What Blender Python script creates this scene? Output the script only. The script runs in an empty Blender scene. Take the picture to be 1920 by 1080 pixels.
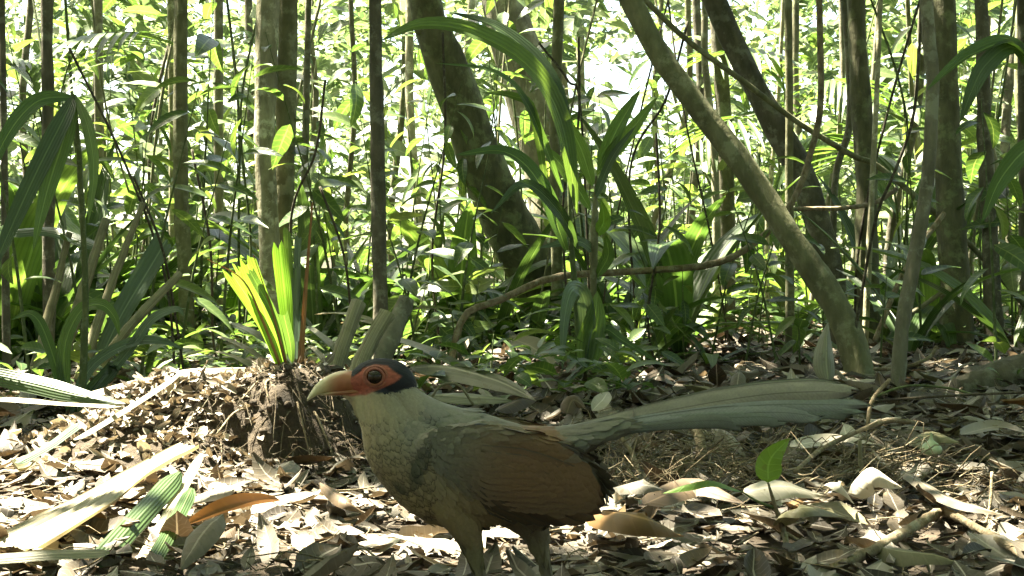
import bpy, math, random
import numpy as np
from mathutils import Vector, Matrix, Quaternion
PI = math.pi
random.seed(7); RNG = np.random.default_rng(11)

# ------------------------------------------------------------------ camera, sky, sun, exposure
SC = bpy.context.scene
COL = SC.collection
CAM_H, FPX, HORIZON = 0.32, 2500.0, 520.0           # metres, focal length in photo pixels, horizon row
cam_data = bpy.data.cameras.new('camera'); cam = bpy.data.objects.new('camera', cam_data); COL.objects.link(cam)
cam.location = (0, 0, CAM_H); cam.rotation_euler = (PI/2, 0, 0)
cam_data.sensor_width = 36.0; cam_data.lens = FPX/1920*36.0
cam_data.shift_y = -(540-HORIZON)/1920.0
cam_data.clip_start = 0.02; cam_data.clip_end = 600
cam_data.dof.use_dof = False
SC.camera = cam
SUN = Vector((-0.36, 0.20, 0.91)).normalized()      # direction towards the sun
world = bpy.data.worlds.new('World'); SC.world = world; world.use_nodes = True
wn = world.node_tree; wbg = wn.nodes['Background']
sky = wn.nodes.new('ShaderNodeTexSky'); sky.sky_type = 'NISHITA'; sky.sun_disc = False
sky.sun_elevation = math.asin(SUN.z); sky.sun_rotation = math.atan2(SUN.x, SUN.y)
sky.air_density = 1.0; sky.dust_density = 3.0; sky.ozone_density = 1.0
wn.links.new(sky.outputs[0], wbg.inputs[0]); wbg.inputs[1].default_value = 0.055
sd = bpy.data.lights.new('sun', 'SUN'); sd.energy = 5.0; sd.angle = math.radians(0.55); sd.color = (1.0, 0.95, 0.86)
so = bpy.data.objects.new('sun', sd); COL.objects.link(so); so.location = SUN*40
so.rotation_euler = SUN.to_track_quat('Z', 'Y').to_euler()
vs = SC.view_settings; vs.view_transform = 'Standard'; vs.look = 'None'; vs.gamma = 1.0; vs.use_curve_mapping = False
vs.exposure = 3.85
try:
    vs.use_white_balance = True; vs.white_balance_temperature = 7500; vs.white_balance_tint = 4
except Exception: pass
SC.cycles.max_bounces = 10; SC.cycles.diffuse_bounces = 6; SC.cycles.transmission_bounces = 8
SC.cycles.glossy_bounces = 3; SC.cycles.use_denoising = True
SC.cycles.sample_clamp_indirect = 6.0

# ------------------------------------------------------------------ small maths
def P(px, py, d):
    return Vector(((px-960)/FPX*d, d, CAM_H+(HORIZON-py)/FPX*d))
def sm(a, b, x):
    t = np.clip((x-a)/(b-a), 0, 1); return t*t*(3-2*t)
def _h(i, j, s):
    v = np.sin(i*127.1+j*311.7+s*74.7)*43758.5453
    return v-np.floor(v)
def vnoise(x, y, s=0):
    x = np.asarray(x, float); y = np.asarray(y, float)
    i = np.floor(x); j = np.floor(y); fx = x-i; fy = y-j
    fx = fx*fx*(3-2*fx); fy = fy*fy*(3-2*fy)
    return (_h(i, j, s)*(1-fx)+_h(i+1, j, s)*fx)*(1-fy)+(_h(i, j+1, s)*(1-fx)+_h(i+1, j+1, s)*fx)*fy
MOUND = (-0.45, 2.34)
def gz(x, y):
    """height of the forest floor"""
    x = np.asarray(x, float); y = np.asarray(y, float)
    z = (vnoise(x*2.2+5, y*2.2, 1)-.5)*.03+(vnoise(x*7, y*7, 2)-.5)*.012+(vnoise(x*.6, y*.6+3, 3)-.5)*.06*sm(1.5, 5, y)
    z = z-np.maximum(y-9.5, 0)*.03*(1-sm(20, 60, y))-.6*sm(20, 60, y)
    z = z+.05*sm(1.0, 2.2, x)*sm(2.5, 4, y)*(1-sm(8, 12, y))
    return z
def G(px, py, lift=0.0):
    """the point of the floor seen at a pixel"""
    d = CAM_H*FPX/max(py-HORIZON, 20)
    for _ in range(12):
        p = P(px, py, d); z = float(gz(p.x, p.y))
        d = d*.5+.5*(CAM_H-z-lift)*FPX/max(py-HORIZON, 20)
    return P(px, py, d)
def spl(pts, n):
    """Catmull-Rom through points (rows of any width) -> n rows"""
    p = np.array([list(q) for q in pts], float)
    if len(p) == 2:
        t = np.linspace(0, 1, n)[:, None]; return p[0]*(1-t)+p[1]*t
    q = np.vstack([2*p[0]-p[1], p, 2*p[-1]-p[-2]])
    out = []
    m = len(p)-1
    for t in np.linspace(0, m, n):
        k = min(int(t), m-1); u = t-k
        a, b, c, d = q[k], q[k+1], q[k+2], q[k+3]
        out.append(.5*(2*b+(c-a)*u+(2*a-5*b+4*c-d)*u*u+(3*b-a-3*c+d)*u**3))
    return np.array(out)
def nrm(a): return a/np.maximum(np.linalg.norm(a, axis=-1, keepdims=True), 1e-9)

# ------------------------------------------------------------------ meshes
def np_mesh(name, V, F, uv=None, var=None, col=None, smooth=True):
    """V (n,3); F (m,4) quads or (m,3); uv per vertex; var per vertex float; col per vertex rgb"""
    V = np.asarray(V, np.float32); F = np.asarray(F, np.int32)
    me = bpy.data.meshes.new(name)
    k = F.shape[1]
    me.vertices.add(len(V)); me.vertices.foreach_set('co', V.ravel())
    me.loops.add(F.size); me.loops.foreach_set('vertex_index', F.ravel())
    me.polygons.add(len(F)); me.polygons.foreach_set('loop_start', np.arange(0, F.size, k, dtype=np.int32))
    me.polygons.foreach_set('loop_total', np.full(len(F), k, np.int32))
    me.update(calc_edges=True)
    if smooth: me.polygons.foreach_set('use_smooth', np.ones(len(F), bool))
    if uv is not None:
        l = me.uv_layers.new(name='UVMap'); l.data.foreach_set('uv', np.asarray(uv, np.float32)[F.ravel()].ravel())
    if var is not None:
        a = me.attributes.new('var', 'FLOAT', 'POINT'); a.data.foreach_set('value', np.asarray(var, np.float32))
    if col is not None:
        a = me.attributes.new('Col', 'FLOAT_COLOR', 'POINT')
        c = np.ones((len(V), 4), np.float32); c[:, :3] = col
        a.data.foreach_set('color', c.ravel())
    me.update()
    return me
def obj(name, me, mat, parent=None, loc=None):
    o = bpy.data.objects.new(name, me); COL.objects.link(o)
    if mat is not None and len(me.materials) == 0: me.materials.append(mat)
    if parent is not None: o.parent = parent
    if loc is not None: o.location = loc
    return o
def tag(o, label, cat, group=None):
    o['label'] = label; o['category'] = cat
    if group: o['group'] = group
    return o
def structure(o): o['kind'] = 'structure'; return o
def stuff(o): o['kind'] = 'stuff'; return o
def thing(name, label, cat, loc, group=None):
    e = bpy.data.objects.new(name, None); COL.objects.link(e); e.empty_display_size = .05
    e.location = loc
    return tag(e, label, cat, group)
def part(root, name, geo, mat, base=None):
    """geo = dict(V, F, uv, var, col) in world space; root is an empty at base"""
    b = np.array(base if base is not None else root.location)
    me = np_mesh(name, geo['V']-b, geo['F'], geo.get('uv'), geo.get('var'), geo.get('col'))
    return obj(name, me, mat, root)
def single(name, label, cat, geo, mat, base, group=None):
    b = np.array(base)
    me = np_mesh(name, geo['V']-b, geo['F'], geo.get('uv'), geo.get('var'), geo.get('col'))
    return tag(obj(name, me, mat, None, tuple(b)), label, cat, group)
def join(gs):
    V, F, U, R, n = [], [], [], [], 0
    for g in gs:
        V.append(g['V']); F.append(np.asarray(g['F'])+n)
        U.append(g['uv'] if g.get('uv') is not None else np.zeros((len(g['V']), 2)))
        R.append(g['var'] if g.get('var') is not None else np.zeros(len(g['V']))); n += len(g['V'])
    return dict(V=np.vstack(V), F=np.vstack(F), uv=np.vstack(U), var=np.concatenate(R))
def tube(C, R, sides=10, rough=0.0, seed=0, flat=1.0, caps=True):
    """swept tube along rows C with radii R, slightly uneven"""
    C = np.asarray(C, float); R = np.asarray(R, float)*np.ones(len(C)); n = len(C)
    T = nrm(np.gradient(C, axis=0))
    up = np.array([.31, -.9, .3]) if abs(T[0, 1]) < .8 else np.array([1., 0, .1])
    A = nrm(np.cross(T, up)); B = np.cross(T, A)
    ang = np.linspace(0, 2*PI, sides, endpoint=False)
    L = np.concatenate([[0], np.cumsum(np.linalg.norm(np.diff(C, axis=0), axis=1))])
    rr = np.ones((n, sides))
    if rough > 0:
        s = L[:, None]/max(R.mean(), 1e-4)*.35
        rr = 1+rough*(vnoise(np.cos(ang)[None]*1.7+s*.9+seed, np.sin(ang)[None]*1.7+seed*1.7+s*.35, seed)-.5)*2 \
            + rough*.6*(vnoise(np.cos(ang)[None]*4+s*3, np.sin(ang)[None]*4+seed+s, seed+5)-.5)*2
    V = C[:, None]+(A[:, None]*np.cos(ang)[None, :, None]+B[:, None]*np.sin(ang)[None, :, None]*flat)*(R[:, None]*rr)[..., None]
    V = V.reshape(-1, 3)
    i = np.arange(n-1)[:, None]*sides; j = np.arange(sides)[None]; j2 = (j+1) % sides
    F = np.stack([i+j, i+j2, i+sides+j2, i+sides+j], -1).reshape(-1, 4)
    uv = np.stack([np.tile(ang/(2*PI), n), np.repeat(L, sides)], 1)
    if caps:
        k = len(V); V = np.vstack([V, C[0]-T[0]*R[0]*.25, C[-1]+T[-1]*R[-1]*.25]); uv = np.vstack([uv, [[0, 0], [0, L[-1]]]])
        jj = np.arange(sides); q = (n-1)*sides
        F = np.vstack([F, np.stack([jj*0+k, (jj+1) % sides, jj, jj*0+k], 1)[:, [0, 1, 2, 2]] if False else
                       np.stack([(jj+1) % sides, jj, jj*0+k, jj*0+k], 1), np.stack([q+jj, q+(jj+1) % sides, jj*0+k+1, jj*0+k+1], 1)])
    return dict(V=V, F=tri_fix(F), uv=uv)
def tri_fix(F):
    """quads whose last two corners coincide become two clean triangles rows are not possible: split all to triangles"""
    F = np.asarray(F)
    a = F[:, [0, 1, 2]]; b = F[:, [0, 2, 3]]
    T = np.vstack([a, b]); ok = (T[:, 0] != T[:, 1]) & (T[:, 1] != T[:, 2]) & (T[:, 0] != T[:, 2])
    return T[ok]
def prof(kind, t):
    if kind == 'lance': return np.maximum(np.sin(PI*np.clip(t, 0, 1)**.8), 0)**.8*1.0+.03
    if kind == 'ovate': return np.maximum(np.sin(PI*np.clip(t, 0, 1)**.62), 0)**.85+.02
    if kind == 'strap': return np.minimum(1, t*5+.25)*np.clip((1-t)/.45, 0, 1)**.75+.02
    if kind == 'taper': return (1-.75*t)
    if kind == 'cut': return .45+.55*np.minimum(1, t*1.6)
    if kind == 'feather': return np.sqrt(np.clip(1-(np.abs(t-.45)/.56)**2.6, 0, 1))*.97+.03
    if kind == 'quill': return np.minimum(1, .35+t*2.2)*np.clip((1-t)/.16, 0, 1)**.5+.02
    if kind == 'tailf': return np.minimum(1, .45+t*1.1)*np.clip((1-t)/.13, 0, 1)**.5+.02
    if kind == 'even': return np.minimum(1, np.minimum(t*9+.3, (1-t)*9+.3))
    return np.ones_like(t)
def ribbon(pts, w, kind='strap', fold=.18, pleat=0.0, npl=6, cols=5, n=18, face=(0, -1, .35), twist=0.0, jag=0.0, seed=0, curl=0.0):
    """leaf blade along a 3-D curve; w full width in metres"""
    C = spl(pts, n); T = nrm(np.gradient(C, axis=0)); t = np.linspace(0, 1, n)
    f = np.array(face, float); W = nrm(np.cross(T, f)); N = np.cross(W, T)
    if twist:
        a = twist*t; W, N = W*np.cos(a)[:, None]+N*np.sin(a)[:, None], N*np.cos(a)[:, None]-W*np.sin(a)[:, None]
    u = np.linspace(-1, 1, cols); pw = prof(kind, t)*w*.5
    wob = 1+.10*(vnoise(t[:, None]*6+seed, u[None]*2+seed, seed)-.5)
    off = fold*np.abs(u)[None]*pw[:, None]
    if pleat: off = off+pleat*np.abs(((u*npl) % 2)-1)[None]*w*.1*np.minimum(1, 3*pw/(w*.5))[:, None]
    if curl: off = off+curl*(u**2)[None]*pw[:, None]
    off = off+(vnoise(t[:, None]*4+seed*3, u[None]*1.5, seed+2)-.5)*w*.10
    lat = u[None]*pw[:, None]*wob*(1-.25*abs(curl)*np.abs(u)[None])
    V = C[:, None]+W[:, None]*lat[..., None]+N[:, None]*off[..., None]
    if jag:
        r = np.random.default_rng(seed); V[-1] += (T[-1]*1)[None]*(r.random(cols)-.5)[:, None]*jag; V[-2] += (T[-1]*1)[None]*(r.random(cols)-.5)[:, None]*jag*.3
    i = np.arange(n-1)[:, None]*cols; j = np.arange(cols-1)[None]
    F = np.stack([i+j, i+j+1, i+cols+j+1, i+cols+j], -1).reshape(-1, 4)
    uv = np.stack([np.tile(u*.5+.5, n), np.repeat(t, cols)], 1)
    return dict(V=V.reshape(-1, 3), F=F, uv=uv)
def batch(pos, dirv, nor, L, Wd, kind='lance', nu=5, nv=3, droop=0.0, fold=.2, curl=0.0, seed=0, wav=0.0):
    """many little blades in one mesh: pos base, dirv growth, nor normal; L, Wd, droop, curl per blade"""
    N = len(pos); dirv = nrm(np.asarray(dirv, float)); nor = np.asarray(nor, float)
    S = nrm(np.cross(dirv, nor)); U = np.cross(S, dirv)
    L = np.asarray(L, float)*np.ones(N); Wd = np.asarray(Wd, float)*np.ones(N)
    droop = np.asarray(droop, float)*np.ones(N); curl = np.asarray(curl, float)*np.ones(N); fold = np.asarray(fold, float)*np.ones(N)
    t = np.linspace(0, 1, nu); u = np.linspace(-1, 1, nv); pw = prof(kind, t)
    a = droop[:, None]*t[None]; da = np.where(np.abs(droop) < 1e-3, 1e-3, droop)[:, None]
    fx = np.sin(a)/da*L[:, None]; fz = -(1-np.cos(a))/da*L[:, None]
    lat = u[None, None]*pw[None, :, None]*Wd[:, None, None]*.5
    k = curl[:, None, None]; z2 = (fold[:, None, None]*np.abs(u)[None, None]+k*(u**2)[None, None])*pw[None, :, None]*Wd[:, None, None]*.5
    lat = lat*(1-.22*np.abs(k))
    if wav:
        r = np.random.default_rng(seed); z2 = z2+wav*(r.random((N, nu, nv))-.5)*Wd[:, None, None]
    ca = np.cos(a); sa = np.sin(a)
    along = fx[:, :, None]+z2*sa[:, :, None]; upz = fz[:, :, None]+z2*ca[:, :, None]
    V = pos[:, None, None]+dirv[:, None, None]*along[..., None]+U[:, None, None]*upz[..., None]+S[:, None, None]*lat[..., None]
    i = np.arange(nu-1)[:, None]*nv; j = np.arange(nv-1)[None]
    f = np.stack([i+j, i+j+1, i+nv+j+1, i+nv+j], -1).reshape(-1, 4)
    F = (np.arange(N)[:, None, None]*(nu*nv)+f[None]).reshape(-1, 4)
    uv = np.tile(np.stack([np.tile(u*.5+.5, nu), np.repeat(t, nv)], 1), (N, 1))
    var = np.repeat(np.random.default_rng(seed+99).random(N), nu*nv)
    return dict(V=V.reshape(-1, 3), F=F, uv=uv, var=var)
def strands(P0, P1, bend, r, seed=0, seg=4):
    """many thin three-sided rootlets in one mesh"""
    N = len(P0); t = np.linspace(0, 1, seg+1)
    C = P0[:, None]*(1-t)[None, :, None]+P1[:, None]*t[None, :, None]+bend[:, None]*(np.sin(PI*t))[None, :, None]
    rg = np.random.default_rng(seed); C[:, 1:-1] += (rg.random((N, seg-1, 3))-.5)*.12*np.linalg.norm(P1-P0, axis=1)[:, None, None]
    T = nrm(P1-P0); A = nrm(np.cross(T, rg.random((N, 3))-.5)); B = np.cross(T, A)
    ang = np.array([0, 2.1, 4.2]); R = np.asarray(r)*np.ones(N)
    tap = (1-.5*t)
    V = C[:, :, None]+(A[:, None, None]*np.cos(ang)[None, None, :, None]+B[:, None, None]*np.sin(ang)[None, None, :, None])*(R[:, None]*tap[None])[:, :, None, None]
    i = np.arange(seg)[:, None]*3; j = np.arange(3)[None]; j2 = (j+1) % 3
    f = np.stack([i+j, i+j2, i+3+j2, i+3+j], -1).reshape(-1, 4)
    F = (np.arange(N)[:, None, None]*((seg+1)*3)+f[None]).reshape(-1, 4)
    var = np.repeat(rg.random(N), (seg+1)*3)
    return dict(V=V.reshape(-1, 3), F=F, var=var, uv=np.zeros((N*(seg+1)*3, 2)))

# ------------------------------------------------------------------ materials
class NT:
    def __init__(s, name):
        s.m = bpy.data.materials.new(name); s.m.use_nodes = True; s.t = s.m.node_tree; s.b = s.t.nodes['Principled BSDF']; s.out = s.t.nodes['Material Output']
    def n(s, typ, **kw):
        o = s.t.nodes.new('ShaderNode'+typ)
        for k, v in kw.items(): setattr(o, k, v)
        return o
    def l(s, a, b): s.t.links.new(a, b)
    def math(s, op, a, b=None, c=None):
        o = s.n('Math', operation=op)
        for i, v in enumerate((a, b, c)):
            if v is None: continue
            if hasattr(v, 'links'): s.l(v, o.inputs[i])
            else: o.inputs[i].default_value = v
        return o.outputs[0]
    def ramp(s, fac, stops):
        o = s.n('ValToRGB'); e = o.color_ramp.elements
        while len(e) < len(stops): e.new(.5)
        for i, (p, c) in enumerate(stops): e[i].position = p; e[i].color = (*c, 1)
        s.l(fac, o.inputs[0]); return o.outputs[0]
    def noise(s, co, scale, detail=4, rough=.55):
        o = s.n('TexNoise'); o.inputs['Scale'].default_value = scale; o.inputs['Detail'].default_value = detail; o.inputs['Roughness'].default_value = rough
        if co is not None: s.l(co, o.inputs['Vector'])
        return o.outputs[0]
    def mix(s, fac, a, b, blend='MIX'):
        o = s.n('Mix', data_type='RGBA', blend_type=blend)
        for i, v in ((0, fac), (6, a), (7, b)):
            if hasattr(v, 'links'): s.l(v, o.inputs[i])
            else: o.inputs[i].default_value = v if i == 0 else (*v, 1)
        return o.outputs[2]
    def var(s):
        oi = s.n('ObjectInfo'); at = s.n('Attribute', attribute_name='var')
        return s.math('FRACT', s.math('ADD', oi.outputs['Random'], at.outputs['Fac']))
    def bump(s, h, strength, dist=.002):
        o = s.n('Bump'); o.inputs['Strength'].default_value = strength; o.inputs['Distance'].default_value = dist
        s.l(h, o.inputs['Height']); s.l(o.outputs[0], s.b.inputs['Normal']); return o.outputs[0]
def leaf_mat(name, stops, trans=.42, tint=(1.75, 1.75, .85), rough=.36, spec=.55, veins=9, spots=0.0, lines=0, vein=.22):
    k = NT(name); v = k.var(); base = k.ramp(v, stops)
    uvn = k.n('UVMap'); sx = k.n('SeparateXYZ'); k.l(uvn.outputs[0], sx.inputs[0])
    u = k.math('ABSOLUTE', k.math('SUBTRACT', sx.outputs[0], .5))
    tc = k.n('TexCoord')
    nz = k.noise(tc.outputs['Object'], 18, 3)
    base = k.mix(k.math('MULTIPLY', k.math('SUBTRACT', nz, .35), .8), base, tuple(c*.55 for c in stops[0][1]))
    mid = k.math('LESS_THAN', u, .035)
    base = k.mix(k.math('MULTIPLY', mid, .55), base, tuple(min(1, c*1.5+.03) for c in stops[-1][1]))
    if spots:
        sp = k.noise(tc.outputs['Object'], 55, 2)
        base = k.mix(k.math('MULTIPLY', k.math('GREATER_THAN', sp, .66), spots), base, (.10, .07, .03))
    # side veins or parallel veins, as fine relief
    if lines:
        h = k.math('SINE', k.math('MULTIPLY', sx.outputs[0], lines*6.283))
        base = k.mix(k.math('MULTIPLY', k.math('GREATER_THAN', h, .55), .28), base, tuple(c*.6 for c in stops[0][1]))
    else:
        h = k.math('SINE', k.math('ADD', k.math('MULTIPLY', sx.outputs[1], veins*6.283), k.math('MULTIPLY', u, -9.0)))
        base = k.mix(k.math('MULTIPLY', k.math('GREATER_THAN', h, .8), vein), base, tuple(min(1, c*1.4) for c in stops[-1][1]))
    nb = k.bump(h if lines else k.math('MAXIMUM', k.math('SUBTRACT', h, .7), 0.0), .35, .0012 if lines else .002)
    k.l(base, k.b.inputs['Base Color']); k.b.inputs['Roughness'].default_value = rough; k.b.inputs['Specular IOR Level'].default_value = spec
    tr = k.n('BsdfTranslucent'); tcv = k.mix(1.0, base, tint, 'MULTIPLY'); k.l(tcv, tr.inputs[0]); k.l(nb, tr.inputs['Normal'])
    ms = k.n('MixShader'); ms.inputs[0].default_value = trans
    k.l(k.b.outputs[0], ms.inputs[1]); k.l(tr.outputs[0], ms.inputs[2]); k.l(ms.outputs[0], k.out.inputs[0])
    return k.m
def bark_mat(name, c1, c2, c3, lich=.5, lichen=(.34, .36, .27), scale=1.0, ringy=0.0, bump=.7):
    k = NT(name); tc = k.n('TexCoord'); mp = k.n('Mapping'); k.l(tc.outputs['Object'], mp.inputs[0]); mp.inputs['Scale'].default_value = (1, 1, .35)
    a = k.noise(mp.outputs[0], 22*scale, 6, .65); b = k.noise(tc.outputs['Object'], 5.5*scale, 4, .6); c = k.noise(tc.outputs['Object'], 13*scale, 5, .7)
    base = k.ramp(a, [(.3, c1), (.52, c2), (.75, c3)])
    base = k.mix(k.math('MULTIPLY', k.math('SMOOTH_MIN', 1.0, k.math('MULTIPLY', k.math('MAXIMUM', k.math('SUBTRACT', c, .52), 0.0), 12.0), .1), lich), base, lichen)
    base = k.mix(k.math('MULTIPLY', k.math('MAXIMUM', k.math('SUBTRACT', b, .5), 0.0), 2.6), base, tuple(x*.45 for x in c1))
    hh = k.math('ADD', a, k.math('MULTIPLY', c, .6))
    if ringy:
        sx = k.n('SeparateXYZ'); k.l(tc.outputs['Object'], sx.inputs[0])
        r = k.math('SINE', k.math('ADD', k.math('MULTIPLY', sx.outputs[2], 95*ringy), k.math('MULTIPLY', b, 6.0)))
        hh = k.math('ADD', hh, k.math('MULTIPLY', k.math('GREATER_THAN', r, .93), -.5))
    k.bump(hh, bump, .012)
    k.l(base, k.b.inputs['Base Color']); k.b.inputs['Roughness'].default_value = .85; k.b.inputs['Specular IOR Level'].default_value = .25
    return k.m
M = {}
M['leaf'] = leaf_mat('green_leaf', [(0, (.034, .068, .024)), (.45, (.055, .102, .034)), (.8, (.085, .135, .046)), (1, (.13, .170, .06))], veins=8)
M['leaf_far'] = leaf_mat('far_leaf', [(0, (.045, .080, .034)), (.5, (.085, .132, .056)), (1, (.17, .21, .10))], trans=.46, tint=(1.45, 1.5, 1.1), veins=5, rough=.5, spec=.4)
M['canopy'] = leaf_mat('canopy_leaf', [(0, (.035, .075, .024)), (1, (.085, .135, .040))], trans=.36, veins=5)
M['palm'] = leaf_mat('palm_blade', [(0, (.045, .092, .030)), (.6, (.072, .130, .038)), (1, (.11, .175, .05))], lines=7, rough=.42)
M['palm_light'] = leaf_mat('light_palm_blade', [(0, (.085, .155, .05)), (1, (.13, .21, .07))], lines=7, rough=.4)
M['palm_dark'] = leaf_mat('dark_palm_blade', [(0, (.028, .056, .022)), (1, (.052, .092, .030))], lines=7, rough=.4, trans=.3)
M['sprout'] = leaf_mat('cut_sprout_blade', [(0, (.095, .185, .035)), (1, (.15, .245, .055))], lines=8, trans=.5, tint=(1.45, 1.55, .7), rough=.45, spots=.25)
M['seedling'] = leaf_mat('seedling_leaf', [(0, (.075, .155, .03)), (1, (.12, .20, .045))], veins=6, trans=.45, tint=(1.45, 1.55, .7), rough=.4, spots=.3)
M['brown_edge'] = leaf_mat('brown_sheath', [(0, (.12, .055, .025)), (1, (.19, .10, .04))], lines=5, trans=.15, tint=(1.4, 1, .6), rough=.7)
M['bluegreen'] = leaf_mat('bluegreen_blade', [(0, (.060, .098, .065)), (1, (.09, .135, .09))], lines=6, rough=.35, trans=.3)
M['crumbs'] = leaf_mat('pale_leaf_crumbs', [(0, (.04, .031, .022)), (.45, (.14, .115, .085)), (.75, (.27, .235, .185)), (1, (.44, .41, .34))], trans=.1, tint=(1.2, 1, .7), rough=.7, vein=.0)
DEAD = dict(tan=[(0, (.115, .098, .073)), (1, (.21, .186, .147))], brown=[(0, (.055, .038, .022)), (1, (.12, .080, .045))],
            grey=[(0, (.13, .12, .10)), (1, (.24, .225, .195))], rust=[(0, (.14, .075, .028)), (1, (.23, .135, .05))],
            olive=[(0, (.10, .095, .05)), (1, (.18, .17, .095))], pale=[(0, (.33, .30, .24)), (1, (.46, .43, .36))])
for q, st in DEAD.items():
    M['dead_'+q] = leaf_mat('dead_leaf_'+q, st, trans=.14, tint=(1.25, 1.0, .7), rough=.6, spec=.4, veins=7, spots=.5, vein=.07)
M['dead_mix'] = leaf_mat('dead_leaf_mixed', [(0, (.022, .017, .012)), (.35, (.062, .048, .033)), (.62, (.10, .084, .062)), (.85, (.175, .155, .125)), (1, (.29, .268, .228))], trans=.12, tint=(1.25, 1, .7), rough=.6, spec=.4, spots=.6, vein=.06)
M['dead_palm'] = leaf_mat('dead_palm_blade', [(0, (.25, .225, .15)), (1, (.37, .34, .24))], trans=.2, tint=(1.2, 1.05, .75), rough=.6, lines=9, spots=.3)
M['dead_palm_grey'] = leaf_mat('grey_dead_palm_blade', [(0, (.15, .148, .10)), (1, (.23, .225, .155))], trans=.12, tint=(1.2, 1.1, .7), rough=.5, lines=9, spots=.3)
def fibre_mat(name, c1, c2, c3):
    k = NT(name); u = k.n('UVMap'); mp = k.n('Mapping'); k.l(u.outputs[0], mp.inputs[0]); mp.inputs['Scale'].default_value = (34, 4, 1)
    tc = k.n('TexCoord'); a = k.noise(mp.outputs[0], 1.0, 4, .6); b = k.noise(tc.outputs['Object'], 16, 5, .7)
    base = k.ramp(a, [(.3, c1), (.5, c2), (.7, c3)]); base = k.mix(k.math('MULTIPLY', k.math('MAXIMUM', k.math('SUBTRACT', b, .5), 0.0), 3.0), base, tuple(x*.5 for x in c1))
    k.bump(a, .8, .004); k.l(base, k.b.inputs['Base Color']); k.b.inputs['Roughness'].default_value = .7; return k.m
M['petiole'] = fibre_mat('petiole_fibre', (.10, .09, .05), (.20, .185, .105), (.31, .285, .175))
M['twig'] = bark_mat('twig_bark', (.10, .075, .045), (.19, .15, .095), (.30, .25, .17), .3, scale=3)
M['twig_dark'] = bark_mat('dark_twig_bark', (.03, .025, .018), (.06, .05, .035), (.10, .085, .06), .2, scale=3)
M['stem'] = bark_mat('green_stem', (.045, .065, .025), (.075, .10, .04), (.12, .14, .06), .2, scale=3, bump=.3)
M['rootlet'] = bark_mat('rootlet_bark', (.05, .038, .024), (.11, .085, .055), (.20, .165, .11), .2, scale=3)
M['bark_pale'] = bark_mat('pale_bark', (.12, .11, .07), (.24, .225, .15), (.38, .355, .25), .8, (.50, .49, .37), ringy=.6)
M['bark_grey'] = bark_mat('grey_bark', (.085, .08, .055), (.15, .14, .10), (.22, .205, .15), .6, (.28, .29, .22), ringy=.4)
M['bark_dark'] = bark_mat('dark_bark', (.05, .047, .034), (.095, .087, .062), (.15, .135, .10), .6, (.22, .225, .17))
M['bark_moss'] = bark_mat('mossy_bark', (.06, .06, .036), (.11, .108, .064), (.165, .158, .098), .65, (.20, .23, .12))
M['bark_olive'] = bark_mat('olive_bark', (.085, .085, .048), (.135, .135, .075), (.20, .195, .115), .55, (.27, .28, .18))
def soil():
    k = NT('forest_soil'); tc = k.n('TexCoord'); a = k.noise(tc.outputs['Object'], 35, 8, .7); b = k.noise(tc.outputs['Object'], 4, 5)
    base = k.ramp(a, [(.3, (.022, .016, .010)), (.55, (.06, .043, .027)), (.75, (.14, .105, .068))])
    base = k.mix(k.math('MULTIPLY', b, .4), base, (.05, .036, .022))
    k.bump(k.math('ADD', a, b), 1.0, .02); k.l(base, k.b.inputs['Base Color']); k.b.inputs['Roughness'].default_value = .95
    return k.m
M['soil'] = soil()
def join(gs):
    V, F, U, R, n = [], [], [], [], 0
    mixed = len({np.asarray(g['F']).shape[1] for g in gs}) > 1
    for g in gs:
        f = np.asarray(g['F']); f = tri_fix(f) if mixed and f.shape[1] == 4 else f
        V.append(g['V']); F.append(f+n)
        U.append(g['uv'] if g.get('uv') is not None else np.zeros((len(g['V']), 2)))
        R.append(g['var'] if g.get('var') is not None else np.zeros(len(g['V']))); n += len(g['V'])
    return dict(V=np.vstack(V), F=np.vstack(F), uv=np.vstack(U), var=np.concatenate(R))

# ------------------------------------------------------------------ the ground
def axis(lo, hi, fine, step, far):
    a = list(np.arange(lo, hi, fine)); s = step; x = hi
    while x < far: a.append(x); s *= 1.35; x += s
    return a
ys = axis(-2.0, 6.0, .05, .1, 260); ys = [-80, -40, -20, -10, -6, -4, -3]+ys
xp = axis(0, 2.6, .05, .1, 200); xs = [-v for v in xp[:0:-1]]+xp
X, Y = np.meshgrid(xs, ys); Z = gz(X, Y)
n_, m_ = X.shape
i = np.arange(n_-1)[:, None]*m_; j = np.arange(m_-1)[None]
gf = np.stack([i+j, i+j+1, i+m_+j+1, i+m_+j], -1).reshape(-1, 4)
structure(obj('forest_floor', np_mesh('forest_floor', np.stack([X, Y, Z-.004], -1).reshape(-1, 3), gf), M['soil']))

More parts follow.
